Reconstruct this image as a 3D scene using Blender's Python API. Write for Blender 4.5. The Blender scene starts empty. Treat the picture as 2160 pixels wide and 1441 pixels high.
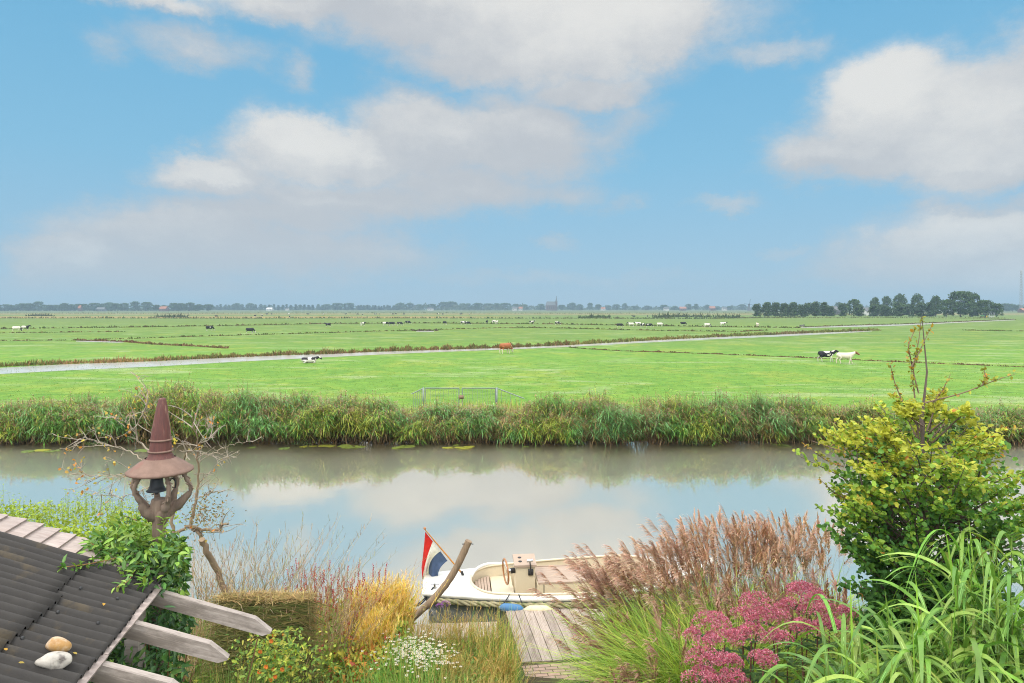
import bpy, bmesh, math, random
import numpy as np
from mathutils import Vector, Matrix

sc = bpy.context.scene
COL = sc.collection
R = math.radians
PI = math.pi

# ---------------------------------------------------------------- camera
CAMZ = 6.2
FPX, HX, HY = 1440.0, 1080.0, 650.0
cam_d = bpy.data.cameras.new('camera')
cam_d.lens, cam_d.sensor_width = 24.0, 36.0
cam_d.shift_y = -70.5 / 2160
cam_d.clip_start, cam_d.clip_end = 0.1, 20000
cam = bpy.data.objects.new('camera', cam_d)
cam.location = (0, 0, CAMZ)
cam.rotation_euler = (R(90), 0, 0)
COL.objects.link(cam)
sc.camera = cam

# ---------------------------------------------------------------- render, exposure
sc.view_settings.view_transform = 'Standard'
sc.view_settings.look = 'None'
sc.view_settings.gamma = 1
sc.view_settings.exposure = 0.0
sc.render.engine = 'CYCLES'
cy = sc.cycles
cy.max_bounces, cy.diffuse_bounces, cy.glossy_bounces = 6, 3, 3
cy.transmission_bounces, cy.volume_bounces, cy.transparent_max_bounces = 3, 0, 4
cy.use_denoising = True
try:
    cy.denoiser = 'OPENIMAGEDENOISE'
    cy.denoising_input_passes = 'RGB_ALBEDO_NORMAL'
    cy.denoising_prefilter = 'NONE'
except Exception:
    pass
cy.pixel_filter_type = 'BLACKMAN_HARRIS'
cy.filter_width = 1.05
cy.caustics_reflective = cy.caustics_refractive = False
cy.sample_clamp_indirect = 6

# ---------------------------------------------------------------- sun (veiled by thin cloud)
SUN_EL, SUN_AZ = 48, 215            # degrees; azimuth clockwise from +Y (the view direction)
sl = bpy.data.lights.new('sun', 'SUN')
sl.energy, sl.angle, sl.color = 1.6, R(11), (1.0, 0.95, 0.87)
so = bpy.data.objects.new('sun', sl)
sdir = Vector((math.sin(R(SUN_AZ)) * math.cos(R(SUN_EL)), math.cos(R(SUN_AZ)) * math.cos(R(SUN_EL)), math.sin(R(SUN_EL))))
so.rotation_euler = sdir.to_track_quat('Z', 'Y').to_euler()
so.location = sdir * 50
COL.objects.link(so)

# ---------------------------------------------------------------- world: sky with drifting clouds
world = bpy.data.worlds.new('World')
sc.world = world
world.use_nodes = True

class NT:
    """small helper for writing node trees"""
    def __init__(s, nt):
        s.nt = nt
    def n(s, typ, **kw):
        nd = s.nt.nodes.new(typ)
        for k, v in kw.items():
            setattr(nd, k, v)
        return nd
    def link(s, a, b):
        s.nt.links.new(a, b)
    def put(s, sock, v):
        if isinstance(v, bpy.types.NodeSocket):
            s.nt.links.new(v, sock)
        elif v is not None:
            if sock.type == 'RGBA' and len(v) == 3:
                v = (*v, 1)
            sock.default_value = v
    def m(s, op, a, b=None, c=None, clamp=False):
        nd = s.n('ShaderNodeMath', operation=op, use_clamp=clamp)
        s.put(nd.inputs[0], a)
        if b is not None: s.put(nd.inputs[1], b)
        if c is not None: s.put(nd.inputs[2], c)
        return nd.outputs[0]
    def vm(s, op, a, b=None, scale=None):
        nd = s.n('ShaderNodeVectorMath', operation=op)
        s.put(nd.inputs[0], a)
        if b is not None: s.put(nd.inputs[1], b)
        if scale is not None: s.put(nd.inputs['Scale'], scale)
        return nd.outputs['Value'] if op in ('DOT_PRODUCT', 'LENGTH') else nd.outputs[0]
    def mix(s, f, a, b, blend='MIX'):
        nd = s.n('ShaderNodeMix', data_type='RGBA', blend_type=blend)
        s.put(nd.inputs['Factor'], f)
        s.put(nd.inputs[6], a); s.put(nd.inputs[7], b)
        return nd.outputs[2]
    def noise(s, vec, scale, detail=4, rough=0.55, dist=0.0, dim='3D', w=None):
        nd = s.n('ShaderNodeTexNoise', noise_dimensions=dim)
        if vec is not None: s.put(nd.inputs['Vector'], vec)
        if w is not None: s.put(nd.inputs['W'], w)
        nd.inputs['Scale'].default_value = scale
        nd.inputs['Detail'].default_value = detail
        nd.inputs['Roughness'].default_value = rough
        nd.inputs['Distortion'].default_value = dist
        return nd.outputs['Fac']
    def ss(s, x, lo, hi, a=0.0, b=1.0):
        nd = s.n('ShaderNodeMapRange', interpolation_type='SMOOTHSTEP')
        s.put(nd.inputs[0], x)
        for i, v in enumerate((lo, hi, a, b)):
            s.put(nd.inputs[1 + i], v)
        return nd.outputs[0]
    def ramp(s, f, stops):
        nd = s.n('ShaderNodeValToRGB')
        s.put(nd.inputs[0], f)
        el = nd.color_ramp.elements
        el[0].position, el[1].position = stops[0][0], stops[-1][0]
        el[0].color, el[1].color = (*stops[0][1], 1), (*stops[-1][1], 1)
        for p, c in stops[1:-1]:
            e = el.new(p); e.color = (*c, 1)
        return nd.outputs[0]
    def xyz(s, x, y, z):
        nd = s.n('ShaderNodeCombineXYZ')
        for i, v in enumerate((x, y, z)): s.put(nd.inputs[i], v)
        return nd.outputs[0]
    def sep(s, v):
        nd = s.n('ShaderNodeSeparateXYZ'); s.put(nd.inputs[0], v)
        return nd.outputs

def azel(px, py):
    a = math.atan((px - HX) / FPX)
    return a, math.atan((HY - py) / FPX * math.cos(a))

# soft cloud bodies: centre and radii measured on the photograph, kept as azimuth/elevation
BLOBS = [
 (1180, 40, 390, 135, 1.1), (900, 15, 300, 105, 1.0), (1395, 45, 140, 120, 1.0), (640, 0, 300, 60, .8), (330, -5, 200, 40, .7),
 (1010, 130, 260, 62, .75), (1240, 185, 190, 48, .8), (1090, 215, 150, 40, .6),
 (640, 315, 165, 85, 1.0), (480, 375, 165, 62, .95), (760, 330, 150, 80, .95), (900, 295, 200, 105, .9), (1090, 290, 200, 110, .9),
 (720, 425, 400, 66, .75), (960, 390, 290, 80, .75), (1270, 290, 110, 75, .5), (1130, 400, 200, 60, .6),
 (170, 545, 170, 62, .85), (400, 510, 320, 90, .85), (640, 540, 400, 80, .72), (320, 600, 400, 60, .7), (580, 465, 360, 66, .75),
 (1880, 220, 190, 115, 1.1), (2090, 220, 230, 120, 1.05), (1840, 315, 230, 82, .95), (1740, 320, 150, 62, .75), (2220, 160, 170, 120, 1.0), (2080, 330, 260, 80, .9),
 (2080, 470, 260, 78, .75), (1960, 560, 330, 80, .75), (2150, 590, 200, 70, .9), (1800, 590, 200, 50, .55),
 (1540, 430, 125, 34, .50), (1300, 425, 80, 45, .46), (1620, 110, 180, 45, .52), (630, 145, 62, 48, .5), (420, 100, 260, 62, .52), (220, 95, 80, 60, .45),
 (90, 560, 110, 60, .75), (260, 575, 260, 60, .75), (2000, 520, 260, 70, .8), (2160, 520, 140, 110, .8), (1330, 250, 120, 70, .5), (1165, 505, 75, 30, .45), (1650, 530, 110, 30, .42), (1100, 585, 600, 30, .42),
]
BRIGHT = [(1250, 40, 330, 110, .9), (640, 310, 150, 80, .8), (480, 375, 150, 50, .5), (760, 340, 110, 60, .5), (1860, 200, 170, 110, .9), (2040, 280, 200, 110, .7),
          (2160, 590, 150, 65, .95), (1950, 560, 200, 50, .5), (170, 560, 120, 40, .3), (940, 290, 200, 80, .25), (420, -10, 260, 40, .5), (2060, 490, 190, 50, .75)]
w = NT(world.node_tree)
world.node_tree.nodes.clear()
tc = w.n('ShaderNodeTexCoord')
gx, gy, gz = w.sep(w.vm('NORMALIZE', tc.outputs['Generated']))
az = w.m('ARCTAN2', gx, gy)
el_ = w.m('ARCSINE', gz)
q = w.xyz(az, w.m('MULTIPLY', el_, 1.5), 0.0)
wx = w.m('SUBTRACT', w.noise(q, 6.0, 9, .66), .5)
wy = w.m('SUBTRACT', w.noise(w.vm('ADD', q, (7.3, 2.1, 4.0)), 6.0, 9, .66), .5)
az2 = w.m('MULTIPLY_ADD', wx, .13, az)
el2 = w.m('MULTIPLY_ADD', wy, .11, el_)
def field(blobs, a, e):
    out = None
    for (cx, cyy, rx, ry, wt) in blobs:
        a0, e0 = azel(cx, cyy)
        ra, re = rx / FPX * math.cos(a0) ** 1.6, ry / FPX * math.cos(a0)
        dx = w.m('MULTIPLY', w.m('SUBTRACT', a, a0), 1 / ra)
        dy = w.m('MULTIPLY', w.m('SUBTRACT', e, e0), 1 / re)
        qd = w.m('MULTIPLY_ADD', dx, dx, w.m('MULTIPLY', dy, dy))
        g = w.m('MULTIPLY', w.m('POWER', 2.718, w.m('MULTIPLY', qd, -1.0)), wt)
        out = g if out is None else w.m('SMOOTH_MAX', out, g, .12)
    return out
cov = field(BLOBS, az2, el2)
cov_up = field(BLOBS, az2, w.m('ADD', el2, .03))
brt = field(BRIGHT, az2, el2)
det = w.m('SUBTRACT', w.noise(q, 15.0, 9, .66), .5)
rim = w.ss(w.m('SUBTRACT', cov, cov_up), -.02, .30)
# beyond the framed sky an invented broken cloud deck is added for soft light
offmask = w.m('MAXIMUM', w.ss(el_, R(25), R(36)), w.ss(w.m('ABSOLUTE', az), .72, 1.0))
deck = w.ss(w.noise(q, 2.2, 5, .6), .25, .55)
cov = w.m('MAXIMUM', cov, w.m('MULTIPLY', offmask, w.m('MULTIPLY_ADD', deck, .5, .5)))
dens = w.ss(w.m('MULTIPLY_ADD', det, .38, cov), .20, .70)
dens = w.m('MULTIPLY', dens, .96)
lum = w.ss(w.m('MULTIPLY_ADD', det, .9, w.m('ADD', w.m('MULTIPLY_ADD', offmask, .6, brt), w.m('MULTIPLY', rim, .30))), .0, 1.15)
ccol = w.mix(lum, (.545, .56, .59), (.82, .80, .765))
ccol = w.mix(w.ss(el_, 0.0, .14, .5, 0.0), ccol, (.50, .57, .64))
skyn = w.n('ShaderNodeTexSky', sky_type='NISHITA')
skyn.sun_disc = False
skyn.sun_elevation, skyn.sun_rotation = R(SUN_EL), R(SUN_AZ)
skyn.air_density, skyn.dust_density, skyn.ozone_density = 1.0, 0.6, 1.5
WS = 0.1
grad = w.ramp(w.m('MULTIPLY', el_, 1 / .45), [(0.0, (.33, .54, .72)), (.12, (.31, .55, .75)), (.45, (.22, .53, .77)), (1.0, (.135, .45, .73))])
skyc = w.mix(.9, w.vm('SCALE', skyn.outputs[0], scale=WS), grad)
OVER = w.m('MULTIPLY_ADD', w.m('MAXIMUM', w.ss(el_, R(25), R(42)), w.m('MULTIPLY', w.ss(w.m('ABSOLUTE', az), .85, 1.4), .6)), 3.1, 1.0)        # gain added to the unseen sky overhead and behind, to brighten the scene
fin = w.vm('SCALE', w.mix(dens, skyc, ccol), scale=w.m('DIVIDE', OVER, WS))
bg = w.n('ShaderNodeBackground')
w.link(fin, bg.inputs[0]); bg.inputs[1].default_value = WS
wo = w.n('ShaderNodeOutputWorld')
w.link(bg.outputs[0], wo.inputs[0])

# ---------------------------------------------------------------- helpers: placing
def P(px, py, z=0.0):
    """point of the photograph on the level z"""
    d = (CAMZ - z) * FPX / (py - HY)
    return np.array(((px - HX) / FPX * d, d, z))
def Q(px, py, d):
    """point of the photograph at the distance d"""
    return np.array(((px - HX) / FPX * d, d, CAMZ - (py - HY) / FPX * d))

# ---------------------------------------------------------------- helpers: objects
def tag(o, label=None, cat=None, group=None, kind=None):
    if label: o['label'] = label
    if cat: o['category'] = cat
    if group: o['group'] = group
    if kind: o['kind'] = kind
    return o
def thing(name, loc, label, cat, group=None, rz=0.0):
    o = bpy.data.objects.new(name, None)
    o.empty_display_size = .1
    o.location = tuple(float(x) for x in loc)
    o.rotation_euler = (0, 0, rz)
    COL.objects.link(o)
    return tag(o, label, cat, group)
def dup(root, loc=None, rz=None, scale=None, label=None, group=None):
    r = root.copy(); COL.objects.link(r)
    if loc is not None: r.location = tuple(float(x) for x in loc)
    if rz is not None: r.rotation_euler = (0, 0, rz)
    if scale is not None: r.scale = scale
    if label: r['label'] = label
    if group: r['group'] = group
    def kids(a, b):
        for ch in list(a.children):
            c = ch.copy(); COL.objects.link(c); c.parent = b
            kids(ch, c)
    kids(root, r)
    return r
def wloc(o):
    v = np.zeros(3)
    while o is not None:
        v += np.array(o.location); o = o.parent
    return v

class MB:
    """collects geometry in numpy arrays and links it as one mesh object"""
    def __init__(s):
        s.v, s.c, s.li, s.lt, s.mi, s.n = [], [], [], [], [], 0
    def add(s, v, f, col=(.5, .5, .5), mat=0):
        v = np.asarray(v, float).reshape(-1, 3)
        f = np.asarray(f, np.int64)
        s.v.append(v)
        c = np.asarray(col, float)
        s.c.append(np.broadcast_to(c, v.shape) if c.ndim == 1 else c)
        s.li.append((f + s.n).ravel())
        s.lt.append(np.full(len(f), f.shape[1], np.int64))
        s.mi.append(np.full(len(f), mat, np.int64))
        s.n += len(v)
    def data(s, name, mats, org=None, smooth=True):
        me = bpy.data.meshes.new(name)
        v = np.concatenate(s.v); c = np.concatenate(s.c)
        if org is not None: v = v - org
        li = np.concatenate(s.li); lt = np.concatenate(s.lt)
        me.vertices.add(len(v)); me.loops.add(len(li)); me.polygons.add(len(lt))
        me.vertices.foreach_set('co', v.astype(np.float32).ravel())
        me.loops.foreach_set('vertex_index', li.astype(np.int32))
        me.polygons.foreach_set('loop_start', np.concatenate(([0], np.cumsum(lt)[:-1])).astype(np.int32))
        for m in (mats if isinstance(mats, (list, tuple)) else [mats]):
            me.materials.append(m)
        me.polygons.foreach_set('material_index', np.concatenate(s.mi).astype(np.int32))
        me.update(calc_edges=True)
        a = me.attributes.new('col', 'FLOAT_COLOR', 'POINT')
        a.data.foreach_set('color', np.hstack((c, np.ones((len(c), 1)))).astype(np.float32).ravel())
        me.polygons.foreach_set('use_smooth', np.full(len(lt), bool(smooth)))
        return me
    def build(s, name, mats, parent=None, local=False, smooth=True):
        me = s.data(name, mats, None if (local or parent is None) else wloc(parent), smooth)
        o = bpy.data.objects.new(name, me)
        COL.objects.link(o)
        if parent is not None: o.parent = parent
        return o

def unit(a):
    a = np.asarray(a, float)
    return a / np.maximum(np.linalg.norm(a, axis=-1, keepdims=True), 1e-9)
UP = np.array((0, 0, 1.0))

def blades(mb, base, d, L, W, droop, col, seg=4, side=None, prof=0, tip=None, wind=None, mat=0, twist=None):
    """curved ribbons: grass blades (prof 0), long leaves (prof 1), hair-thin stalks (prof 2)"""
    base = np.asarray(base, float); n = len(base)
    d = unit(np.broadcast_to(d, (n, 3)))
    L = np.broadcast_to(L, n)[:, None]; W = np.broadcast_to(W, n)[:, None]; droop = np.broadcast_to(droop, n)[:, None]
    if side is None:
        side = np.cross(d, UP)
        bad = np.linalg.norm(side, axis=1) < .05
        side[bad] = (1, 0, 0)
    side = unit(side)
    t = np.linspace(0, 1, seg + 1)
    w_ = {0: (.75 + .5 * t) * (1 - t ** 2.2) , 1: np.sin(PI * np.clip(t, 0, 1) ** .75) , 2: 1 - .6 * t}[prof]
    w_ = np.maximum(w_, .06)
    vv = np.zeros((n, seg + 1, 2, 3)); cc = np.zeros((n, seg + 1, 2, 3))
    col = np.broadcast_to(np.asarray(col, float), (n, 3))
    tipc = col if tip is None else np.broadcast_to(np.asarray(tip, float), (n, 3))
    for i, ti in enumerate(t):
        p = base + d * L * ti - UP * (droop * L * ti * ti)
        if wind is not None: p = p + np.asarray(wind) * L * ti * ti
        vv[:, i, 0] = p - side * W * w_[i] / 2
        vv[:, i, 1] = p + side * W * w_[i] / 2
        k = ti ** 1.5
        cc[:, i, :] = (col * (1 - k) + tipc * k)[:, None]
    o = np.arange(n)[:, None, None] * (seg + 1) * 2
    i = np.arange(seg)[None, :, None] * 2
    f = (o + i + np.array((0, 1, 3, 2))[None, None]).reshape(-1, 4)
    mb.add(vv.reshape(-1, 3), f, cc.reshape(-1, 3), mat)

def leaves(mb, pos, d, nrm, L, W, col, fold=.18, round_=.0, mat=0):
    """folded leaf blades of two quads each"""
    pos = np.asarray(pos, float); n = len(pos)
    d = unit(d); s_ = unit(np.cross(d, nrm)); up = np.cross(s_, d)
    L = np.broadcast_to(L, n)[:, None]; W = np.broadcast_to(W, n)[:, None]
    a, b = .28 - .06 * round_, .66 + .08 * round_
    wa, wb = .5, .36 + .1 * round_
    v = np.stack((pos, pos + d * L * a + s_ * W * wa + up * W * fold, pos + d * L * b + s_ * W * wb + up * W * fold * .8,
                  pos + d * L - up * L * .12, pos + d * L * b - s_ * W * wb + up * W * fold * .8, pos + d * L * a - s_ * W * wa + up * W * fold), 1)
    o = np.arange(n)[:, None] * 6
    f = np.concatenate((o + np.array((0, 1, 2, 3)), o + np.array((0, 3, 4, 5))))
    mb.add(v.reshape(-1, 3), f, np.repeat(np.broadcast_to(np.asarray(col, float), (n, 3)), 6, 0), mat)

def tube(mb, pts, rad, sides=6, col=(.5, .5, .5), caps=True, mat=0, flat=1.0):
    pts = np.asarray(pts, float); k = len(pts)
    rad = np.broadcast_to(np.asarray(rad, float), k)
    tg = unit(np.gradient(pts, axis=0))
    ref = np.array((0, 0, 1.0)) if abs(tg[0][2]) < .9 else np.array((1.0, 0, 0))
    vs = []
    u = unit(np.cross(tg[0], ref))
    for i in range(k):
        u = unit(u - tg[i] * np.dot(u, tg[i]))
        w_ = np.cross(tg[i], u)
        a = np.arange(sides) / sides * 2 * PI
        vs.append(pts[i] + rad[i] * (np.cos(a)[:, None] * u + flat * np.sin(a)[:, None] * w_))
    v = np.concatenate(vs)
    i = np.arange(k - 1)[:, None] * sides; j = np.arange(sides)[None]; jn = (j + 1) % sides
    f = np.stack((i + j, i + jn, i + sides + jn, i + sides + j), -1).reshape(-1, 4)
    mb.add(v, f, col, mat)
    if caps:
        n0 = mb.n - len(v)
        for ring, flip in ((0, True), (k - 1, False)):
            idx = np.arange(sides) + ring * sides
            mb.add(v[idx], np.array([idx - ring * sides])[:, ::-1] if flip else np.array([idx - ring * sides]), col, mat)

def box(mb, c, sz, rot=None, col=(.5, .5, .5), mat=0):
    s = np.array([[x, y, z] for x in (-.5, .5) for y in (-.5, .5) for z in (-.5, .5)]) * np.asarray(sz)
    if rot is not None: s = s @ np.asarray(rot).T
    mb.add(s + np.asarray(c), [(0, 1, 3, 2), (4, 6, 7, 5), (0, 4, 5, 1), (2, 3, 7, 6), (0, 2, 6, 4), (1, 5, 7, 3)], col, mat)
def rotz(a):
    return np.array(((math.cos(a), -math.sin(a), 0), (math.sin(a), math.cos(a), 0), (0, 0, 1.0)))

def lathe(mb, prof, c, sides=24, col=(.5, .5, .5), lean=(0, 0), mat=0, wob=None):
    """prof: (radius, height) pairs turned about the upright axis through c"""
    k = len(prof); a = np.arange(sides) / sides * 2 * PI
    v = []
    for r, z in prof:
        rr = r if wob is None else r * (1 + wob * np.sin(3 * a + z * 9))
        v.append(np.stack((c[0] + rr * np.cos(a) + lean[0] * z, c[1] + rr * np.sin(a) + lean[1] * z, np.full(sides, c[2] + z)), -1))
    v = np.concatenate(v)
    i = np.arange(k - 1)[:, None] * sides; j = np.arange(sides)[None]; jn = (j + 1) % sides
    f = np.stack((i + j, i + jn, i + sides + jn, i + sides + j), -1).reshape(-1, 4)
    mb.add(v, f, col, mat)

def rock(mb, c, r, rng, col, sub=3, amp=.12, rot=0):
    bm = bmesh.new(); bmesh.ops.create_icosphere(bm, subdivisions=sub, radius=1)
    v = np.array([x.co for x in bm.verts]); f = [[q_.index for q_ in x.verts] for x in bm.faces]; bm.free()
    ph = rng.uniform(0, 6, (4, 3)); fr = rng.uniform(1.2, 3.2, (4, 3))
    n_ = sum(np.sin(v * fr[i] + ph[i]).prod(1) for i in range(4))
    v = v * (1 + amp * n_)[:, None] * np.asarray(r)
    mb.add(v @ rotz(rot).T + np.asarray(c), f, col)

def jit(rng, c, n, dv=.18, dh=.06):
    """n colours scattered round c (real differences from leaf to leaf)"""
    c = np.asarray(c, float)
    return np.clip(c * rng.normal(1, dv, (n, 1)) * rng.normal(1, dh, (n, 3)), .004, .95)
def pick(rng, cols, n, p=None, dv=.18, dh=.06):
    cols = np.asarray(cols, float)
    return np.clip(cols[rng.choice(len(cols), n, p=p)] * rng.normal(1, dv, (n, 1)) * rng.normal(1, dh, (n, 3)), .004, .95)
def sph(rng, n):
    return unit(rng.normal(size=(n, 3)))

# ---------------------------------------------------------------- materials
def newmat(name):
    m = bpy.data.materials.new(name); m.use_nodes = True
    m.node_tree.nodes.clear()
    t = NT(m.node_tree)
    out = t.n('ShaderNodeOutputMaterial')
    return m, t, out
def foliage(name, trans=.3, rough=.55, spec=.25):
    m, t, out = newmat(name)
    at = t.n('ShaderNodeAttribute', attribute_name='col')
    geo = t.n('ShaderNodeNewGeometry')
    nz = t.noise(geo.outputs['Position'], 9.0, 3)
    c = t.mix(1.0, at.outputs['Color'], t.ramp(nz, [(.25, (.78, .80, .75)), (.75, (1.2, 1.17, 1.2))]), 'MULTIPLY')
    b = t.n('ShaderNodeBsdfPrincipled')
    t.link(c, b.inputs['Base Color']); b.inputs['Roughness'].default_value = rough
    b.inputs['Specular IOR Level'].default_value = spec
    if trans > 0:
        tr = t.n('ShaderNodeBsdfTranslucent')
        t.link(t.mix(1.0, c, (1.25, 1.2, .7), 'MULTIPLY'), tr.inputs[0])
        mx = t.n('ShaderNodeMixShader'); mx.inputs[0].default_value = trans
        t.link(b.outputs[0], mx.inputs[1]); t.link(tr.outputs[0], mx.inputs[2])
        t.link(mx.outputs[0], out.inputs[0])
    else:
        t.link(b.outputs[0], out.inputs[0])
    return m
def solid(name, c1, c2=None, scale=8, rough=.6, spec=.4, stretch=(1, 1, 1), bump=0.0, bscale=None, metal=0.0, detail=6, lo=.3, hi=.7, c3=None, c3amt=.62, coat=0.0):
    """two-tone procedural surface with an optional third stain colour and bump"""
    m, t, out = newmat(name)
    tcn = t.n('ShaderNodeTexCoord')
    mp = t.n('ShaderNodeMapping'); mp.inputs['Scale'].default_value = stretch
    t.link(tcn.outputs['Object'], mp.inputs[0])
    vec = mp.outputs[0]
    nz = t.noise(vec, scale, detail, .62)
    c2 = c2 or tuple(x * .75 for x in c1)
    c = t.ramp(nz, [(lo, c2), (hi, c1)])
    if c3 is not None:
        c = t.mix(t.ss(t.noise(t.vm('ADD', vec, (3.7, 9.1, 1.3)), scale * .55, 5, .6), c3amt, c3amt + .14), c, c3)
    b = t.n('ShaderNodeBsdfPrincipled')
    t.link(c, b.inputs['Base Color'])
    t.link(t.m('MULTIPLY_ADD', nz, .25, rough - .12), b.inputs['Roughness'])
    b.inputs['Specular IOR Level'].default_value = spec
    b.inputs['Metallic'].default_value = metal
    b.inputs['Coat Weight'].default_value = coat
    if bump > 0:
        bp = t.n('ShaderNodeBump'); bp.inputs['Strength'].default_value = .8
        bp.inputs['Distance'].default_value = bump
        t.link(t.noise(vec, bscale or scale * 2, 6, .6), bp.inputs['Height'])
        t.link(bp.outputs[0], b.inputs['Normal'])
    t.link(b.outputs[0], out.inputs[0])
    return m

# ================================================================ SETTING: ground, water, fields
FZ = 0.2          # level of the meadow
M = {}
M['leaf'] = foliage('leaf_surface', .3)
M['blade'] = foliage('grass_blade', .32, .5, .3)
M['gloss_leaf'] = foliage('glossy_leaf', .22, .42, .4)
M['dry'] = foliage('dry_stalk', .2, .7, .15)
M['petal'] = foliage('petal', .35, .7, .1)
M['twig'] = foliage('twig_bark', 0, .85, .15)

def meadow_mat():
    m, t, out = newmat('meadow_grass')
    geo = t.n('ShaderNodeNewGeometry'); pos = geo.outputs['Position']
    x, y, z = t.sep(pos)
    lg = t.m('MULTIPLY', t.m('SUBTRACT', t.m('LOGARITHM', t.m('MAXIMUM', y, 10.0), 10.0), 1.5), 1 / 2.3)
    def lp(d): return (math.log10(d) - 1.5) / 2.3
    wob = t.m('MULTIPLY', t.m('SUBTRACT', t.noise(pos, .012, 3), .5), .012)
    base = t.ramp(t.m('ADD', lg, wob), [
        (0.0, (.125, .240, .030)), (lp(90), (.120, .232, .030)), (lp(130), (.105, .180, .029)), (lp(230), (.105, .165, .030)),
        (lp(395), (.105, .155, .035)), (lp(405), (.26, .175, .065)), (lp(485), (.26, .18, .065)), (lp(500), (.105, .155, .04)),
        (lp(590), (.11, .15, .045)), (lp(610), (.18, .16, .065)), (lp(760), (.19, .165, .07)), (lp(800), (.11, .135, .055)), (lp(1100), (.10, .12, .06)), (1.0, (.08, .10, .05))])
    # the tan strip lies on the left only
    left = t.ss(x, -60.0, 30.0, 1.0, 0.0)
    band = t.m('MULTIPLY', t.ss(y, 380.0, 400.0), t.ss(y, 490.0, 510.0, 1.0, 0.0))
    base = t.mix(t.m('MULTIPLY', band, t.m('SUBTRACT', 1.0, left)), base, (.105, .16, .035))
    n1 = t.noise(pos, .13, 6, .68, .6)
    n2 = t.noise(t.vm('ADD', pos, (91.0, 13.0, 5.0)), .62, 6, .7, .8)
    n3 = t.noise(t.vm('MULTIPLY', pos, (.6, 1.0, 1.0)), 2.6, 6, .7)
    n4 = t.noise(t.vm('MULTIPLY', t.vm('ADD', pos, (5.0, 44.0, 2.0)), (.35, 1.0, 1.0)), .22, 4, .6, 1.2)
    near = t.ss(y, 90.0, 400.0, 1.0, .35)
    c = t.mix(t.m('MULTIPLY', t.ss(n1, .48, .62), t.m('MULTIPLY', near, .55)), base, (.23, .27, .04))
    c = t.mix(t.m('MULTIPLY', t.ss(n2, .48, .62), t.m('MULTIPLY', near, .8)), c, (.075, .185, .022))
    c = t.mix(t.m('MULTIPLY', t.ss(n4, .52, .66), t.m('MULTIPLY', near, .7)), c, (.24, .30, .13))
    c = t.mix(1.0, c, t.ramp(n3, [(.3, (.58, .62, .58)), (.5, (1, 1, 1)), (.7, (1.35, 1.3, 1.25))]), 'MULTIPLY')
    b = t.n('ShaderNodeBsdfPrincipled'); t.link(c, b.inputs['Base Color'])
    b.inputs['Roughness'].default_value = .8; b.inputs['Specular IOR Level'].default_value = .15
    bp = t.n('ShaderNodeBump'); bp.inputs['Strength'].default_value = .5; bp.inputs['Distance'].default_value = .02
    t.link(n3, bp.inputs['Height']); t.link(bp.outputs[0], b.inputs['Normal'])
    t.link(b.outputs[0], out.inputs[0])
    return m
def water_mat(name, murk, ripple, fac0=.66, soft=.50):
    m, t, out = newmat(name)
    geo = t.n('ShaderNodeNewGeometry'); pos = geo.outputs['Position']
    n1 = t.noise(t.vm('MULTIPLY', pos, (.7, 1.6, 1.0)), 1.1, 3, .5)
    n2 = t.noise(t.vm('MULTIPLY', pos, (1.0, 2.2, 1.0)), 5.0, 3, .5)
    bp = t.n('ShaderNodeBump'); bp.inputs['Strength'].default_value = 1.0; bp.inputs['Distance'].default_value = ripple
    t.link(t.m('MULTIPLY_ADD', n2, .18, n1), bp.inputs['Height'])
    d = t.n('ShaderNodeBsdfDiffuse'); t.put(d.inputs[0], t.mix(t.ss(t.noise(pos, .25, 4), .3, .7), murk, tuple(x * 1.3 for x in murk)))
    g = t.n('ShaderNodeBsdfGlossy'); g.inputs['Roughness'].default_value = .0
    t.put(g.inputs[0], (1.0, .93, .86)); t.link(bp.outputs[0], g.inputs['Normal'])
    # fine wind ripple: a second, softer gloss that takes in the brighter sky higher up
    g2 = t.n('ShaderNodeBsdfGlossy'); g2.inputs['Roughness'].default_value = .36; t.put(g2.inputs[0], (1.0, .95, .84))
    gm = t.n('ShaderNodeMixShader'); gm.inputs[0].default_value = soft
    t.link(g.outputs[0], gm.inputs[1]); t.link(g2.outputs[0], gm.inputs[2])
    fr = t.n('ShaderNodeFresnel'); fr.inputs[0].default_value = 1.33
    mx = t.n('ShaderNodeMixShader'); t.link(t.m('MULTIPLY_ADD', fr.outputs[0], 1 - fac0, fac0), mx.inputs[0])
    t.link(d.outputs[0], mx.inputs[1]); t.link(gm.outputs[0], mx.inputs[2])
    t.link(mx.outputs[0], out.inputs[0])
    return m
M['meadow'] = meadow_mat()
M['water'] = water_mat('canal_water', (.13, .12, .020), .0011, .87, .29)
M['ditch_water'] = water_mat('ditch_surface', (.22, .22, .20), .004, .80, .55)
M['soil'] = solid('garden_soil', (.105, .085, .05), (.06, .05, .03), 3.0, .9, .1, bump=.03, c3=(.08, .11, .035), c3amt=.45)
M['peat'] = solid('peat_bank', (.12, .085, .05), (.05, .035, .02), 5.0, .9, .1, bump=.03)

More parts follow.
